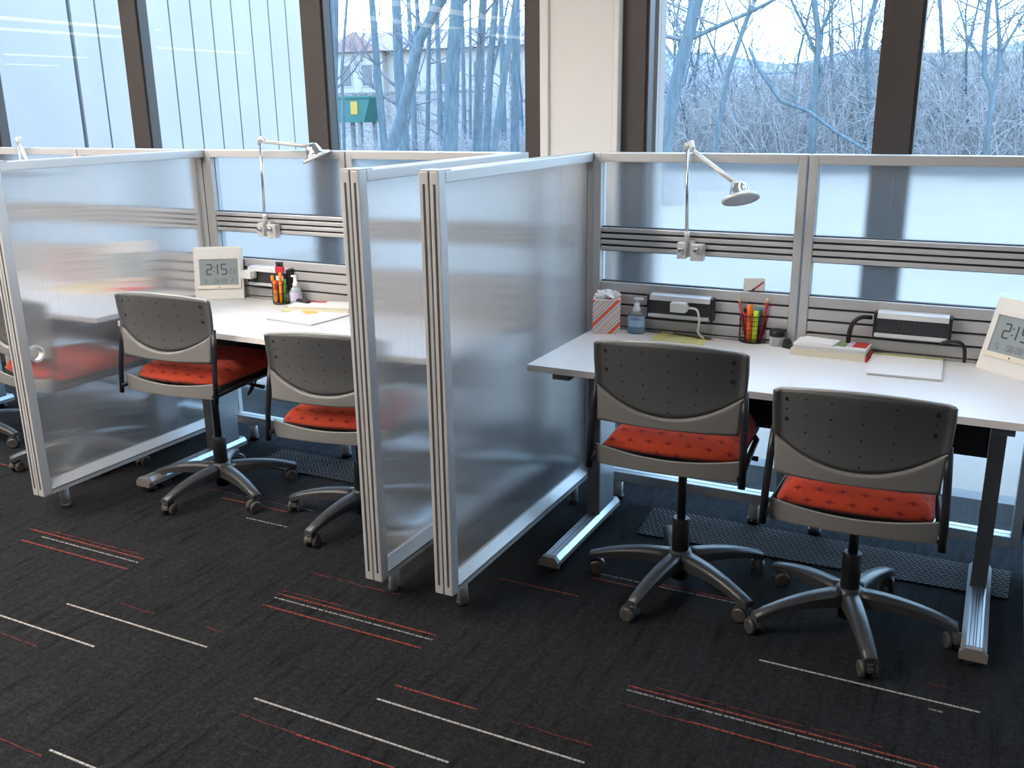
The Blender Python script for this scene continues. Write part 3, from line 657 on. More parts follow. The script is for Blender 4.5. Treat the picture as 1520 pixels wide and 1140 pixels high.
# ------------------------------------------------------------------ chairs
def lerp(a, b, t): return a + (b - a) * t
def chair(x, y, th, phi, dz, label):
    t = thing('task_chair', label, 'chair', (x, y, 0), th, group='grey task chairs with coral seats')
    # star base
    MB().lathe([(.036, .075), (.045, .085), (.045, .12), (.034, .135)], 20).done('hub', BASEM, t)
    MB().lathe([(.029, .03), (.029, .245), (.026, .25)], 18).done('column_cover', BLACK, t)
    MB().lathe([(.0145, .2), (.0145, .50 + dz)], 14).done('gas_lift', BLACK, t)
    for k in range(5):
        a = phi - th + k * 2 * PI / 5; Mz = Matrix.Rotation(a, 4, 'Z')
        m = MB(); rings = []
        for i in range(9):
            u = i / 8; xx = lerp(.03, .315, u); zz = .128 - .052 * u ** 2.2; hw_ = lerp(.029, .019, u); hh = lerp(.050, .022, u)
            sec = [(-hw_, -hh), (-hw_, -hh * .3), (-hw_ * .62, 0), (hw_ * .62, 0), (hw_, -hh * .3), (hw_, -hh)]
            rings.append([m.bm.verts.new((xx, p[0], zz + p[1])) for p in sec])
        for A, B in zip(rings[:-1], rings[1:]):
            for j in range(6): m.bm.faces.new((A[j], A[(j + 1) % 6], B[(j + 1) % 6], B[j])).smooth = j in (1, 2, 3)
        m.bm.faces.new(rings[0]); m.bm.faces.new(rings[-1][::-1]); m.xf(Mz); m.done('base_arm', BASEM, t)
        # caster: stem, hood, twin wheels
        sw = a + 1.0 + .9 * math.sin(k * 2.3 + x * 7); Mc = Matrix.Translation(Mz @ Vector((.302, 0, 0))) @ Matrix.Rotation(sw, 4, 'Z')
        h = MB(); h.lathe([(.006, .04), (.006, .062)], 10); h.lathe([(.016, .052), (.016, .058)], 12)
        n = 12; pr = [(.028 * math.cos(q * PI / n) * 1.02, .029 + .028 * math.sin(q * PI / n)) for q in range(n + 1)]
        h.prism([(u - .014, v) for u, v in pr], 'y', -.009, .009); h.xf(Mc); c = h.done('caster', CASTER, t)
        wl = MB()
        for sy in (-1, 1):
            Mw = Mc @ Matrix.Translation((-.014, sy * .0165, .0255)) @ Matrix.Rotation(PI / 2, 4, 'X')
            wl.lathe([(.018, -.0085), (.0245, -.006), (.0255, 0), (.0245, .006), (.018, .0085)], 18, (0, 0, 0), Mw)
        wl.done('wheel', CASTER, c)
    # mechanism and seat
    MB().span(-.075, .075, -.11, .12, .475 + dz, .512 + dz, .008).done('mechanism', BLACK, t)
    MB().tube([(.07, .02, .492 + dz), (.16, .03, .487 + dz), (.235, .035, .478 + dz)], [.006, .006, .009], 8).done('lever', BLACK, t)
    MB().span(-.205, .205, -.20, .225, .512 + dz, .545 + dz, .012).done('seat_pan', DARK, t)
    for sx in (-1, 1): MB().tube([(sx * .232, -.265, .520 + dz), (sx * .225, -.1, .522 + dz), (sx * .215, .10, .52 + dz), (sx * .18, .19, .515 + dz)], .010, 8).done('side_rail', TUBEM, t)
    # cushion
    c = MB(); nx, ny = 16, 16; top = {}; bot = {}
    for i in range(nx + 1):
        for j in range(ny + 1):
            u = -1 + 2 * i / nx; v = -1 + 2 * j / ny
            xx = .212 * u * (1 - .10 * max(0, v) ** 2 * abs(u)); yy = .225 * v - (0 if v > 0 else -.03 * u * u * v * v) 
            e = max(abs(u), abs(v)); edge = 1 - max(0, (e - .72) / .28) ** 2.4
            top[i, j] = c.bm.verts.new((xx, yy, .550 + dz + .047 * edge + .008 * (1 - u * u) - .012 * max(0, v - .5) * 2)); bot[i, j] = c.bm.verts.new((xx * .97, yy * .97, .540 + dz))
    for i in range(nx):
        for j in range(ny):
            c.bm.faces.new((top[i, j], top[i + 1, j], top[i + 1, j + 1], top[i, j + 1])).smooth = True; c.bm.faces.new((bot[i, j], bot[i, j + 1], bot[i + 1, j + 1], bot[i + 1, j]))
    for i in range(nx):
        c.bm.faces.new((top[i, 0], bot[i, 0], bot[i + 1, 0], top[i + 1, 0])).smooth = True; c.bm.faces.new((top[i, ny], top[i + 1, ny], bot[i + 1, ny], bot[i, ny])).smooth = True
    for j in range(ny):
        c.bm.faces.new((top[0, j], top[0, j + 1], bot[0, j + 1], bot[0, j])).smooth = True; c.bm.faces.new((top[nx, j], bot[nx, j], bot[nx, j + 1], top[nx, j + 1])).smooth = True
    c.done('seat_cushion', FABRIC, t)
    # rear seat band, sagging top edge
    b = MB(); R = []
    for i in range(25):
        u = -1 + 2 * i / 24; xx = .223 * u; yb = -.262 + .022 * u * u
        zt = .566 - .020 * (1 - u ** 2) + dz; zb = .500 + dz
        R.append([b.bm.verts.new(p) for p in ((xx, yb, zb), (xx, yb - .001, zb + .004), (xx, yb - .001, zt - .003), (xx, yb + .003, zt), (xx, yb + .016, zb))])
    for A, B in zip(R[:-1], R[1:]):
        for j in range(5): b.bm.faces.new((A[j], A[(j + 1) % 5], B[(j + 1) % 5], B[j])).smooth = False
    b.bm.faces.new(R[0]); b.bm.faces.new(R[-1][::-1]); b.done('seat_band', CHAIRG, t)
    # backrest shell with a scooped upper field; mesh rows follow the curved crease
    NX = 48
    def arcz(u): return .676 + .080 * abs(u) ** 2.1
    def topz(u): return .886 + .024 * (1 - u * u)
    def surf(u, z, rec):
        v = max(0, min(1, (z - .645) / .25))
        y0 = -.268 + .050 * u * u * (.45 + .55 * v) - .008 * v * v - .020 * max(0, (v - .40) / .6) ** 1.3
        rim = max(0, min(1, (1.0 - abs(u)) / .06)); rim = rim * rim * (3 - 2 * rim)
        return Vector((u * lerp(.217, .229, min(1, v * 1.3)), y0 + .015 * rec * rim, z + dz))
    def sheet(rows):
        mbx = MB(); g = [[mbx.bm.verts.new(surf(-1 + 2 * i / NX, *rw(-1 + 2 * i / NX))) for i in range(NX + 1)] for rw in rows]
        for A, B in zip(g[:-1], g[1:]):
            for i in range(NX): mbx.bm.faces.new((A[i], A[i + 1], B[i + 1], B[i])).smooth = True
        return mbx
    low = [lambda u, k=k: (lerp(.645, arcz(u) - .004, k / 8), 0) for k in range(9)] + [lambda u: (arcz(u) - .0008, .10), lambda u: (arcz(u) + .0015, .45), lambda u: (arcz(u) + .003, 1.0)]
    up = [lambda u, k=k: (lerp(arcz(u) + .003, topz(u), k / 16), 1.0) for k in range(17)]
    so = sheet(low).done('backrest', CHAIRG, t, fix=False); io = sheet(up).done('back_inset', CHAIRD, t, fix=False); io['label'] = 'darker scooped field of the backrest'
    for o in (so, io):
        md = o.modifiers.new('thick', 'SOLIDIFY'); md.thickness = .011; md.offset = -1
    MB().tube([surf(-1 + 2 * i / 28, topz(-1 + 2 * i / 28), 1.0) + Vector((0, .0055, .001)) for i in range(29)], .0062, 8).done('top_edge_highlight', EDGEHI, t)  # pale tube paints the window highlight along the top of the back
    # vent holes and screw heads
    hl = MB(); big = MB()
    def hole(mbx, u, z, r):
        p = surf(u, z, 1.0)
        M = Matrix.Translation(p) @ Matrix.Rotation(PI / 2, 4, 'X'); mbx.lathe([(r, -.002), (r, .0012)], 10, (0, 0, 0), M)
    for u in (-.62, -.32, .04, .40):
        for z in (.875, .825, .775, .728, .695):
            if z > .690 + .08 * abs(u) ** 2.1: hole(hl, u, z, .0028)
    for u in (-.85, .83):
        hole(hl, u, .836, .0028)
        for z in (.866, .806): hole(big, u, z, .0062)
    hl.done('vent_holes', SLOT, t); big.done('screw_hole', SLOT, t)
    # steel uprights either side
    for sx in (-1, 1):
        MB().tube([(sx * .226, -.222, .775 + dz), (sx * .231, -.236, .70 + dz), (sx * .236, -.252, .60 + dz), (sx * .238, -.262, .49 + dz)], .0085, 8, True, 1.3).done('back_upright', TUBEM, t)
    return t
chair(.570, .552, math.radians(3), math.radians(-28.7), 0.001, 'raised grey task chair at the right desk, its coral seat left of the lower chair')
chair(1.123, .530, math.radians(2.5), math.radians(1.7), -.075, 'lower grey task chair at the right desk, nearest the viewer')
chair(-1.455, .512, math.radians(4), math.radians(-21), .004, 'grey task chair at the left desk in front of the clock')
chair(-.728, .528, math.radians(10), math.radians(-23), -.086, 'grey task chair at the left desk, half hidden by the middle divider post')
chair(-2.30, .50, math.radians(-4), math.radians(17), -.07, 'grey task chair seen blurred behind the grommet divider')
chair(-3.09, .47, math.radians(0), math.radians(4), -.03, 'grey task chair at the left edge, cut off by the frame')

# ------------------------------------------------------------------ lamps
def lamp(x, yf, elbow, head, axis, label):
    t = thing('clamp_lamp', label, 'lamp', (x, yf, ZM0), group='articulated clamp lamps')
    E_ = Vector(elbow) - Vector((x, yf, ZM0)); H_ = Vector(head) - Vector((x, yf, ZM0)); ax = Vector(axis).normalized()
    b = MB(); b.span(-.03, .005, -.042, 0, -.006, .055, .004); b.span(.02, .068, -.036, 0, -.012, .05, .004); b.span(.0, .03, -.02, 0, .0, .06); b.done('clamp', LAMPW, t)
    for kx, kz in ((-.012, .028), (.045, .03)): MB().lathe([(.010, 0), (.010, .014), (.006, .016)], 12, (0, 0, 0), Matrix.Translation((kx, -.040, kz)) @ Matrix.Rotation(PI / 2, 4, 'X')).done('knob', CHROME, t)
    MB().lathe([(.011, .05), (.011, .085), (.008, .095)], 12, (.0, -.02, 0)).done('socket', LAMPW, t)
    base = Vector((0, -.02, .085)); MB().tube([base, E_ + Vector((0, 0, -.012))], .0058, 10).done('lower_arm', CHROME, t)
    d = (H_ - E_).normalized()
    MB().tube([E_ + Vector((-.006, 0, -.018)), E_ + Vector((-.002, 0, .006)), E_ + Vector((.012, 0, .012)), E_ + d * .04], [.009, .011, .011, .008], 10).done('elbow', LAMPW, t)
    MB().tube([E_ + d * .02, H_ - ax * .035], [.0075, .0085], 10).done('upper_arm', LAMPW, t)
    q = ax.to_track_quat('Z', 'Y').to_matrix().to_4x4(); M = Matrix.Translation(H_) @ q
    hd = MB().lathe([(.012, -.048), (.025, -.040), (.032, -.022), (.034, -.010), (.038, -.004), (.058, .007)], 26, (0, 0, 0), M).done('lamp_head', CHROME, t)
    MB().lathe([(.058, .004), (.064, .009), (.0645, .015), (.061, .018), (.057, .011)], 26, (0, 0, 0), M).done('shade_rim', LAMPW, hd)
    MB().lathe([(.0565, .008), (.055, .013)], 26, (0, 0, 0), M).done('lens', mat('lamp_lens', (.42, .43, .45), .3, noise=.3, nscale=140), hd)
    MB().tube([H_ - ax * .045 + Vector((-.02, 0, 0)), H_ - ax * .038], [.006, .010], 8).done('pivot', LAMPW, hd)
    return t
lamp(.383, YR, (.374, YR - .02, 1.437), (.610, .96, 1.280), (.26, -.30, -.92), 'silver clamp lamp with drooping head on the right desk screen')
lamp(-1.555, YL, (-1.535, YL - .03, 1.452), (-1.222, 1.0, 1.398), (.34, .20, -.92), 'silver clamp lamp with level arm on the left desk screen')
lamp(-3.165, YL, (-3.15, YL - .03, 1.452), (-2.98, .93, 1.30), (.15, -.25, -.95), 'clamp lamp at the left edge, only its elbow above the divider')

# ------------------------------------------------------------------ power modules
def power(x0, x1, z0, z1, yf, label, outlets):
    t = thing('power_module', label, 'power outlet', (x0, yf, z0), group='power modules on the screen rails')
    Wp = x1 - x0; h = z1 - z0
    MB().span(0, Wp, -.040, .001, .012, h - .018, .004).done('body', mat('outlet_charcoal', (.028, .028, .032), .45, noise=.1), t)
    MB().prism([(-.050, h - .022), (-.046, h - .004), (-.02, h), (.001, h), (.001, h - .022)], 'x', .006, Wp - .004).done('top_trim', mat('module_trim_grey', (.66, .66, .67), .35, .1, noise=.03), t)
    MB().prism([(-.046, .0), (-.044, .012), (.001, .014), (.001, 0)], 'x', 0, Wp - .006).done('bottom_trim', mat('module_trim_grey', (.66, .66, .67), .35, .1, noise=.03), t)
    for a in (-.006, Wp - .002): MB().span(a, a + .008, -.043, .001, -.004, h - .006, .002).done('end_cap', BLACK, t)
    for ox in outlets:
        f = MB().span(ox - .019, ox + .019, -.0415, -.0395, .016, h - .026).done('outlet', DARK, t); s_ = MB()
        for a, b2 in ((-.008, .008), (.008, .008)): s_.span(ox + a - .0016, ox + a + .0016, -.0425, -.041, .036, .046)
        s_.lathe([(.003, -.001), (.003, .001)], 8, (0, 0, 0), Matrix.Translation((ox, -.0418, .029)) @ Matrix.Rotation(PI / 2, 4, 'X')); s_.done('outlet_slots', SLOT, f)
    return t
power(.250, .492, .806, .893, YR, 'black power module with a white charger plugged in, behind the right desk', [.07])
power(1.066, 1.300, .806, .893, YR, 'black power module with two open outlets behind the right desk', [.078, .128])
power(-1.665, -1.435, .806, .893, YL, 'black power module behind the left desk beside the clock', [.15])
power(-2.62, -2.38, .806, .893, YL, 'black power module behind the grommet divider', [.07])
def charger(x, y, z, label):
    t = thing('charger', label, 'charger', (x, y, z), group='white plug-in chargers')
    MB().span(-.030, .030, -.045, 0, -.018, .018, .005).done('plug_body', WPLAST, t); MB().span(.029, .036, -.030, -.016, -.008, .008, .002).done('plug_collar', WPLAST, t)
    return t
charger(.378, YR - .0425, .855, 'white plug-in charger on the power module behind the raised chair')
charger(-1.640, YL - .0425, .858, 'white plug-in charger right of the upright clock')
def cable(pts, r, m, label, name='cable', n=8):
    P = [Vector(p) for p in pts]; out = []
    for i in range(len(P) - 1):
        p0, p1, p2, p3 = P[max(i - 1, 0)], P[i], P[i + 1], P[min(i + 2, len(P) - 1)]
        for k in range(6):
            t = k / 6; out.append(.5 * ((2 * p1) + (p2 - p0) * t + (2 * p0 - 5 * p1 + 4 * p2 - p3) * t * t + (3 * p1 - p0 - 3 * p2 + p3) * t ** 3))
    out.append(P[-1]); return tag(MB().tube(out, r, n).done(name, m), label, 'cable')
cable([(.416, YR - .068, .855), (.45, YR - .075, .85), (.458, YR - .07, .80), (.452, YR - .06, .765), (.47, YR - .045, .739)], .0045, WPLAST, 'white cable hanging from the charger behind the raised chair')
cable([(1.05, YR - .02, .865), (1.02, YR - .045, .868), (.995, YR - .05, .845), (.985, YR - .045, .80), (.985, YR - .04, .745)], .008, BLACK, 'black cable looping down left of the open outlets')
cable([(1.28, YR - .05, .803), (1.30, YR - .055, .811), (1.335, YR - .055, .812), (1.352, YR - .05, .79), (1.356, YR - .045, .744)], .006, BLACK, 'short black cable loop right of the open outlets')
cable([(-1.53, .75, .69), (-1.51, .74, .60), (-1.49, .73, .50), (-1.45, .72, .44), (-1.42, .73, .50), (-1.41, .74, .60), (-1.40, .75, .69)], .008, BLACK, 'black cord loop hanging under the left desk')
cable([(-1.46, .78, .69), (-1.44, .76, .50), (-1.47, .75, .40), (-1.50, .76, .36), (-1.46, .77, .42), (-1.42, .78, .55), (-1.38, .79, .69)], .005, BLACK, 'thin black cord tangle hanging lower under the left desk')

# ------------------------------------------------------------------ clocks
SEG = {'0': 'abcdef', '1': 'bc', '2': 'abged', '3': 'abgcd', '5': 'afgcd', '8': 'abcdefg', '4': 'fgbc', '7': 'abc', '6': 'afgedc', '9': 'abcdfg'}
def digit(mb, ch, x, z, wd, h, y, s):
    tk = s
    bars = {'a': (x + wd / 2, z + h, wd, tk), 'g': (x + wd / 2, z + h / 2, wd, tk), 'd': (x + wd / 2, z, wd, tk), 'f': (x, z + h * .75, tk, h / 2), 'b': (x + wd, z + h * .75, tk, h / 2), 'e': (x, z + h * .25, tk, h / 2), 'c': (x + wd, z + h * .25, tk, h / 2)}
    for c in SEG[ch]:
        cx, cz, sx, sz = bars[c]; mb.box((cx, y, cz), (max(sx - tk * .2, tk), .0006, max(sz - tk * .2, tk)))
def clock(x, y, rz, label, lean=11):
    t = thing('digital_clock', label, 'clock', (x, y, .735), group='large white desk clocks', rot=(math.radians(-lean), 0, rz))
    Wc, H = .226, .246
    # body front face in local y=0 plane, leaning back
    c = MB(); c.span(0, Wc, 0, .028, 0, H, .007); c.done('case', WPLAST, t)
    fr = MB(); x0, x1, z0, z1 = .028, .204, .068, .188
    fr.span(x0 - .012, x1 + .012, -.006, .002, z1, z1 + .012, .002); fr.span(x0 - .012, x0, -.006, .002, z0, z1); fr.span(x1, x1 + .012, -.006, .002, z0, z1); fr.done('bezel', WPLAST, t)
    ck = MB().span(x0 - .012, x1 + .012, -.007, .002, z0 - .018, z0, .003).done('control_strip', CREAM, t); ck['label'] = 'cream control strip'
    MB().box(((x0 + x1) / 2, -.0076, z0 - .009), (.004, .0012, .006)).done('control_notch', DARK, t)
    MB().span(x0, x1, -.0014, .001, z0, z1).done('display', LCD, t)
    d = MB(); y_ = -.0019
    digit(d, '2', .060, .118, .022, .046, y_, .0052); d.box((.094, y_, .132), (.005, .0006, .005)); d.box((.094, y_, .152), (.005, .0006, .005))
    digit(d, '1', .088, .118, .022, .046, y_, .0052); digit(d, '5', .128, .118, .022, .046, y_, .0052); d.done('time_digits', LCDINK, t)
    d2 = MB(); digit(d2, '2', .163, .120, .011, .024, y_, .0028); digit(d2, '2', .181, .120, .011, .024, y_, .0028)
    for q, ch in ((.050, '5'), (.092, '0'), (.106, '8'), (.126, '0'), (.140, '8'), (.170, '2')): digit(d2, ch, q, .079, .009, .018, y_, .0024)
    d2.done('small_digits', LCDINK2, t)['kind'] = 'stuff'
    MB().tube([(.07, .028, .15), (.07, .074, .012)], .006, 8).done('prop', WPLAST, t); MB().tube([(.165, .028, .15), (.165, .074, .012)], .006, 8).done('prop', WPLAST, t)
    return t
clock(-1.885, .880, math.radians(32), 'white digital clock showing 2:15 on the left desk')
clock(1.388, 1.060, math.radians(-40), 'white digital clock showing 2:15 at the right end of the right desk', 17)
clock(-2.44, .86, math.radians(33), 'white clock blurred behind the grommet divider')

# ------------------------------------------------------------------ desk objects, right desk (top at .735)
ZD = .7352
tb = thing('tissue_box', 'upright tissue box with orange and lavender diagonal stripes', 'tissue box', (.088, 1.070, ZD), math.radians(20))
MB().span(-.053, .053, -.05, .05, 0, .132, .001).done('box', STRIPES, tb)
ts = MB(); rq = random.Random(3); gr = {}
prof = [(.030, .131), (.034, .140), (.030, .150), (.024, .158), (.012, .156), (.004, .150)]
for a, (r0, z0) in enumerate(prof):
    for k in range(18):
        q = k * 2 * PI / 18; r1 = r0 * (1 + .28 * math.sin(5 * q + a) + rq.uniform(-.12, .12)); gr[a, k] = ts.bm.verts.new((1.25 * r1 * math.cos(q), r1 * math.sin(q), z0 + .006 * math.sin(3 * q + a) + rq.uniform(-.002, .002)))
for a in range(len(prof) - 1):
    for k in range(18): ts.bm.faces.new((gr[a, k], gr[a, (k + 1) % 18], gr[a + 1, (k + 1) % 18], gr[a + 1, k]))
ts.bm.faces.new([gr[0, k] for k in range(18)][::-1]); ts.bm.faces.new([gr[len(prof) - 1, k] for k in range(18)])
ts.done('tissue', TISSUE, tb)

sb = thing('sanitizer_bottle', 'clear pump bottle of blue hand sanitizer beside the striped tissue box', 'bottle', (.205, 1.085, ZD), math.radians(12))
b = MB().lathe([(.028, 0), (.031, .004), (.031, .068), (.026, .080), (.014, .086)], 24); b.xf(Matrix.Diagonal((1.08, .78, 1, 1))); b.done('bottle', CLEAR, sb)
b = MB().lathe([(.026, .004), (.0285, .007), (.0285, .042)], 24); b.xf(Matrix.Diagonal((1.06, .72, 1, 1))); b.done('gel', GEL, sb)
lb = MB().lathe([(.0316, .028), (.0316, .070)], 24); lb.xf(Matrix.Diagonal((1.08, .78, 1, 1)))
bmesh.ops.delete(lb.bm, geom=[f for f in lb.bm.faces if f.calc_center_median().y > -.004 or len(f.verts) > 4], context='FACES'); lb.done('label_sheet', LABELB, sb)
MB().lathe([(.015, .084), (.015, .098), (.011, .104), (.011, .118)], 18).done('pump_collar', PAPER, sb)
MB().lathe([(.005, .116), (.005, .130)], 10).span(-.010, .026, -.008, .008, .130, .138, .003).done('pump_head', PAPER, sb)
cu = bpy.data.curves.new('brand_lettering', 'FONT'); cu.body = 'PURELL'; cu.size = .0125; cu.align_x = 'CENTER'; cu.extrude = .0002
fo = bpy.data.objects.new('lettering', cu); COL.objects.link(fo)
bpy.context.view_layer.update()
lm = bpy.data.meshes.new_from_object(fo.evaluated_get(bpy.context.evaluated_depsgraph_get())); bpy.data.objects.remove(fo); lm.materials.clear(); lm.materials.append(INKB)
fo = bpy.data.objects.new('lettering', lm); COL.objects.link(fo); fo.parent = sb; fo.location = (0, -.0252, .056); fo.rotation_euler = (PI / 2, 0, 0)

yp = thing('note_sheet', 'yellow patterned paper sheet lying behind the raised chair', 'paper', (.29, .985, ZD), math.radians(3))
MB().prism([(0, .02), (.205, 0), (.20, .105), (.01, .16)], 'z', 0, .0012).done('sheet', YELLOW, yp)
for k in range(4): MB().box((.105, .03 + .028 * k, .0014), (.15 - .01 * k, .004, .0006), Matrix.Rotation(-.12, 3, 'Z')).done('printed_line', mat('pale_blue_print', (.45, .55, .55), .8, noise=.2), yp)
bp = thing('pencil', 'brown pencil lying on the yellow sheet', 'pencil', (.345, 1.115, ZD + .0054), math.radians(-12))
MB().tube([(0, 0, 0), (.16, 0, 0)], .0036, 6).done('barrel', mat('brown_lacquer', (.14, .08, .03), .4, noise=.1), bp); MB().tube([(.16, 0, 0), (.175, 0, 0)], [.0034, .0006], 6).done('tip', ERASER, bp)

def wire_cup(x, y, r, h, label, m=BLACK):
    t = thing('pen_cup', label, 'pen cup', (x, y, ZD), group='wire pen cups')
    MB().lathe([(r * .96, 0), (r * .98, .003)], 24).done('cup_base', m, t)
    for z in (0.004, h): MB().tube([(r * math.cos(k * PI / 12), r * math.sin(k * PI / 12), z) for k in range(25)], .0018, 6, False).done('rim', m, t)
    wv = MB()
    for z in [h * k / 6 for k in range(1, 6)]: wv.tube([(r * math.cos(k * PI / 10), r * math.sin(k * PI / 10), z) for k in range(21)], .0009, 4, False)
    for k in range(20): a = k * PI / 10; wv.tube([(r * math.cos(a), r * math.sin(a), 0.003), (r * math.cos(a), r * math.sin(a), h)], .0009, 4, False)
    wv.done('wire_mesh', m, t)
    return t
def pen(name, x, y, dx, dy, L, r, m, mcap, label, cap=.3, z0=.004, capr=1.08, cat='pen'):
    t = thing(name, label, cat, (x, y, ZD + z0)); d = Vector((dx, dy, 1)).normalized()
    MB().tube([(0, 0, 0), d * L * (1 - cap)], r, 8).done('barrel', m, t); MB().tube([d * L * (1 - cap), d * L * .985, d * L], [r * capr, r * capr, r * .6], 8).done('cap', mcap, t)
    return t
PX, PY = .640, 1.135
wire_cup(PX, PY, .048, .100, 'black wire pen cup full of pencils and highlighters on the right desk')
pen('pencil', PX - .020, PY - .012, -.20, -.05, .160, .0054, REDPEN, ERASER, 'red pencil leaning out furthest left from the right wire cup', .10, cat='pencil')
pen('pencil', PX - .022, PY + .008, -.11, .0, .135, .0054, REDPEN, REDPEN, 'shorter red pencil in the left of the right wire cup', .10, cat='pencil')
pen('pencil', PX - .010, PY - .022, -.14, -.05, .125, .0056, REDPEN, DARK, 'red pencil with dark end in the right wire cup', .12, cat='pencil')
pen('highlighter', PX - .006, PY - .028, -.02, -.03, .138, .0092, ORANGE, ORANGE, 'orange highlighter standing in the right wire cup', .40, cat='highlighter')
pen('highlighter', PX + .013, PY - .027, .03, -.02, .118, .0092, LIME, LIME, 'lime yellow highlighter standing in the right wire cup', .35, cat='highlighter')
pen('marker', PX + .018, PY - .004, .02, 0, .125, .0085, BLUEP, TEALCAP, 'blue marker with teal cap in the right wire cup', .18, cat='marker')
pen('pencil', PX + .026, PY - .010, .16, -.02, .165, .0054, REDPEN, ERASER, 'red pencil leaning out furthest right from the right wire cup', .10, cat='pencil')
pen('pencil', PX + .022, PY + .012, .10, .02, .170, .0054, REDPEN, REDPEN, 'tall red pencil at the right of the right wire cup', .10, cat='pencil')
pen('pencil', PX + .030, PY + .002, .24, .03, .158, .0054, REDPEN, REDPEN, 'red pencil leaning behind the rightmost one in the right wire cup', .10, cat='pencil')
cd = thing('card', 'off-white card with a printed red pencil, stuck upright in the right wire cup', 'card', (PX - .010, PY + .016, ZD + .10), math.radians(6))
MB().prism([(-.034, -.05), (.038, -.05), (.041, .125), (.036, .133), (-.036, .130)], 'y', 0, .0016).done('card_sheet', WPLAST, cd)
MB().box((.010, -.0007, .098), (.066, .0012, .0055), Matrix.Rotation(-.70, 3, 'Y')).done('printed_pencil', REDPEN, cd)
MB().box((-.006, -.0009, .085), (.026, .0014, .0048), Matrix.Rotation(-.70, 3, 'Y')).done('printed_tip', DARK, cd)

jr = thing('clip_jar', 'small cloudy jar with black lid right of the pen cup', 'jar', (.735, 1.112, ZD))
MB().lathe([(.026, 0), (.027, .003), (.027, .034)], 20).done('jar_body', FROST, jr); MB().lathe([(.0275, .034), (.0275, .056), (.018, .060), (.010, .061)], 20).done('lid', BLACK, jr)
MB().lathe([(.013, -.001), (.013, .001)], 16, (0, 0, 0), Matrix.Translation((0, -.0272, .017)) @ Matrix.Rotation(PI / 2, 4, 'X')).done('jar_mark', mat('jar_mark_grey', (.35, .35, .38), .6, noise=.1), jr)
tp = thing('tape_dispenser', 'small black tape dispenser beside the cloudy jar', 'dispenser', (.765, 1.090, ZD), math.radians(-25))
MB().prism([(0, 0), (.062, 0), (.064, .012), (.030, .016), (.018, .034), (.004, .030)], 'y', -.010, .010).done('dispenser_body', BLACK, tp)

def block(t, name, x0, x1, y0, y1, z0, z1, m, rz=0): return MB().span(x0, x1, y0, y1, z0, z1).done(name, m, t, (0, 0, 0), (0, 0, rz))
bk = thing('book', 'thick cream-paged book with red spine at the bottom of the stack, right desk', 'book', (.805, 1.000, ZD), math.radians(-3))
block(bk, 'back_cover', 0, .250, 0, .118, 0, .002, PCREAM); block(bk, 'pages', .001, .25, .001, .116, .002, .019, PCREAM); block(bk, 'front_cover', 0, .255, 0, .118, .019, .021, PCREAM); block(bk, 'spine', .2505, .2555, 0, .118, 0, .021, REDC)
bk2 = thing('book', 'white-paged book in the middle of the stack, right desk', 'book', (.812, 1.006, ZD + .0212), math.radians(-2))
block(bk2, 'pages', .001, .243, .001, .110, .0, .013, mat('grey_white_pages', (.62, .62, .62), .8, noise=.35, nscale=500)); block(bk2, 'front_cover', 0, .245, 0, .112, .013, .0145, PAPER)
mg = thing('magazine', 'magazine with green and red cover on the white-paged book', 'magazine', (.812, 1.008, ZD + .0359), math.radians(-3))
block(mg, 'sheet', 0, .242, 0, .108, 0, .003, PAPER); block(mg, 'green_picture', .095, .172, .02, .105, .003, .0034, GREENC); block(mg, 'red_panel', .192, .238, .03, .106, .003, .0034, REDC); block(mg, 'grey_panel', .172, .192, .03, .106, .003, .0034, LAVENDER)
np_ = thing('note_cards', 'small white pad of note cards on top of the stack, right desk', 'note pad', (.822, 1.006, ZD + .0395), math.radians(-10)); block(np_, 'cards', 0, .125, .012, .095, 0, .008, PAPER)

def pad(x, y, rz, wd, dp, label, binding):
    t = thing('writing_pad', label, 'note pad', (x, y, ZD), rz, group='white writing pads')
    block(t, 'backing', 0, wd, 0, dp, 0, .0015, mat('pad_backing_grey', (.45, .43, .40), .9, noise=.1)); block(t, 'pages', .001, wd - .001, .002, dp, .0015, .007, PAPER)
    block(t, 'top_sheet', -.002, wd - .004, -.003, dp - .004, .0072, .0078, PAPER, .012)
    if binding: block(t, 'binding', 0, wd, dp - .022, dp + .002, .0079, .0092, OLIVE)['label'] = 'yellow-green binding strip'
    return t
pad(1.082, .832, math.radians(2.5), .222, .272, 'white writing pad with green binding on the right desk', True)

# ------------------------------------------------------------------ desk objects, left desk
CX, CY = -1.462, .985
gc = thing('pen_cup', 'dark wire pen cup with orange markers on the left desk', 'pen cup', (CX, CY, ZD), group='wire pen cups')
MB().lathe([(.034, 0), (.035, .006), (.034, .008)], 22).done('cup_base', mat('smoky_base', (.05, .05, .05), .3, noise=.1), gc)
for z in (.008, .05, .092): MB().tube([(.036 * math.cos(k * PI / 12), .036 * math.sin(k * PI / 12), z) for k in range(25)], .0014, 5, False).done('rim', BLACK, gc)
wv = MB()
for k in range(16): a = k * PI / 8; wv.tube([(.036 * math.cos(a), .036 * math.sin(a), .004), (.036 * math.cos(a), .036 * math.sin(a), .094)], .0008, 4, False)
wv.done('wire_mesh', BLACK, gc)
pk = thing('marker_pack', 'red marker pack with three dark caps standing tall in the left wire cup', 'marker', (CX - .002, CY + .010, ZD + .01), math.radians(12))
MB().span(-.019, .019, -.008, .008, 0, .135, .002).done('pack_body', REDPEN, pk); MB().span(-.0195, .0195, -.0086, .0086, .120, .128).done('pack_band', DARK, pk); MB().span(-.020, .020, -.0088, .0088, .132, .158, .003).done('pack_top', REDC, pk)
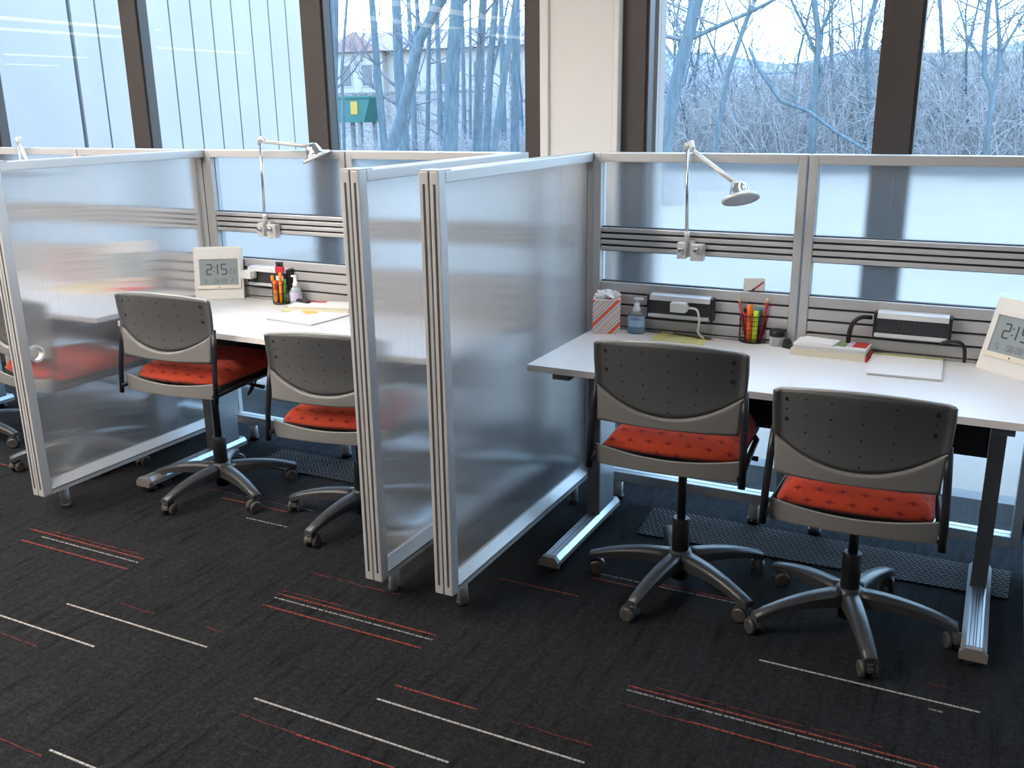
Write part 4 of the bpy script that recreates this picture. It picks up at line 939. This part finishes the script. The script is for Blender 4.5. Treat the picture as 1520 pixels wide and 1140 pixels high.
for k in (-1, 0, 1): MB().lathe([(.0055, .158), (.0055, .176), (.004, .179)], 10, (k * .0125, 0, 0)).done('cap', DARK, pk)
MB().span(-.018, .018, -.0092, -.0080, .096, .116).done('pack_label', WPLAST, pk)
pen('marker', CX - .022, CY - .006, -.10, -.02, .125, .0065, REDPEN, AMBER, 'red marker with orange tip leaning left in the left wire cup', .2, cat='marker')
pen('marker', CX - .006, CY - .024, .0, -.03, .105, .0075, AMBER, ORANGE, 'orange marker standing in front in the left wire cup', .4, cat='marker')
pen('marker', CX + .014, CY - .016, .06, -.02, .142, .0065, AMBER, AMBER, 'tall amber marker leaning right in the left wire cup', .3, cat='marker')
pen('pen', CX + .024, CY - .004, .08, .02, .112, .0055, GREENP, GREENP, 'green pen at the right of the left wire cup', .25)
pen('pen', CX - .014, CY - .020, .06, -.01, .085, .006, REDPEN, REDPEN, 'dark red pen low in the left wire cup', .3)
sb2 = thing('sanitizer_bottle', 'small white pump bottle behind the left pen cup', 'bottle', (-1.385, 1.0, ZD), math.radians(0))
b = MB().lathe([(.024, 0), (.027, .004), (.027, .058), (.020, .074), (.012, .08)], 22); b.done('bottle', mat('milky_blue_bottle', (.60, .70, .76), .25, trans=.3, ior=1.3), sb2)
lb = MB().lathe([(.0276, .022), (.0276, .058)], 22); bmesh.ops.delete(lb.bm, geom=[f for f in lb.bm.faces if f.calc_center_median().y > -.004 or len(f.verts) > 4], context='FACES'); lb.done('label_sheet', LAVENDER, sb2)
MB().lathe([(.013, .078), (.013, .096), (.009, .10), (.006, .125)], 16).done('pump_collar', WPLAST, sb2); MB().span(-.018, .010, -.007, .007, .124, .133, .003).done('pump_head', WPLAST, sb2)
st = thing('stapler', 'small black stapler beside the white pump bottle', 'stapler', (-1.345, .955, ZD), math.radians(-12))
MB().span(0, .085, -.012, .012, 0, .010, .003).done('stapler_base', BLACK, st); MB().prism([(0, .014), (.086, .016), (.08, .034), (.01, .038)], 'y', -.010, .010).done('stapler_arm', BLACK, st)
f1 = thing('folder', 'olive folder at the bottom of the pile on the left desk', 'folder', (-1.335, .835, ZD), math.radians(8)); block(f1, 'leaves', 0, .31, 0, .13, 0, .007, OLIVE)
f2 = thing('book', 'beige paperback in the pile on the left desk', 'book', (-1.325, .845, ZD + .0072), math.radians(12)); block(f2, 'pages', 0, .30, 0, .12, 0, .012, PCREAM); block(f2, 'cover', -.001, .302, -.001, .122, .012, .0135, mat('pale_olive_cover', (.60, .58, .38), .7, noise=.1))
f3 = thing('magazine', 'white magazine with red edge on top of the pile on the left desk', 'magazine', (-1.315, .855, ZD + .0209), math.radians(16)); block(f3, 'sheet', 0, .28, 0, .115, 0, .005, PAPER); block(f3, 'red_panel', 0, .14, .085, .1155, .005, .0054, REDC)
pd2 = pad(-1.295, .690, math.radians(-6), .26, .245, 'white writing pad with an orange sticky note on the left desk', False)
sn = thing('sticky_note', 'orange sticky note on the white pad of the left desk', 'sticky note', (-1.235, .845, ZD + .0086), math.radians(-25)); block(sn, 'note', 0, .072, 0, .05, 0, .0008, mat('orange_note', (.85, .52, .12), .8, noise=.05))

# things on the desk behind the grommet divider, seen only as a blur
b3 = thing('book', 'red book standing in the blur behind the grommet divider', 'book', (-2.95, .99, ZD), math.radians(4)); block(b3, 'cover', 0, .03, 0, .03, 0, .16, REDC); block(b3, 'pages', .003, .027, -.001, .0, .004, .156, PAPER)
b4 = thing('folder', 'pale yellow folder in the blur behind the grommet divider', 'folder', (-2.75, .78, ZD), math.radians(6)); block(b4, 'leaves', 0, .31, 0, .20, 0, .012, mat('manila', (.70, .60, .38), .8, noise=.05))
b5 = thing('book', 'red paperback lying beside the blurred clock', 'book', (-2.42, .86, ZD), math.radians(-8)); block(b5, 'pages', 0, .15, 0, .11, 0, .02, PAPER); block(b5, 'cover', -.001, .151, -.001, .111, .02, .022, REDC)

# ------------------------------------------------------------------ mats on the carpet
m1 = MB().prism([(.305, .865), (1.575, .915), (1.585, 1.130), (.285, 1.120)], 'z', .0003, .006).done('floor_mat', MATWEAVE); tag(m1, 'dark herringbone mat on the carpet under the right desk', 'mat', 'herringbone mats')
m2 = MB().prism([(-1.55, .80), (-.35, .83), (-.34, 1.03), (-1.56, 1.02)], 'z', .0003, .006).done('floor_mat', MATWEAVE); tag(m2, 'dark herringbone mat on the carpet under the left desk', 'mat', 'herringbone mats')
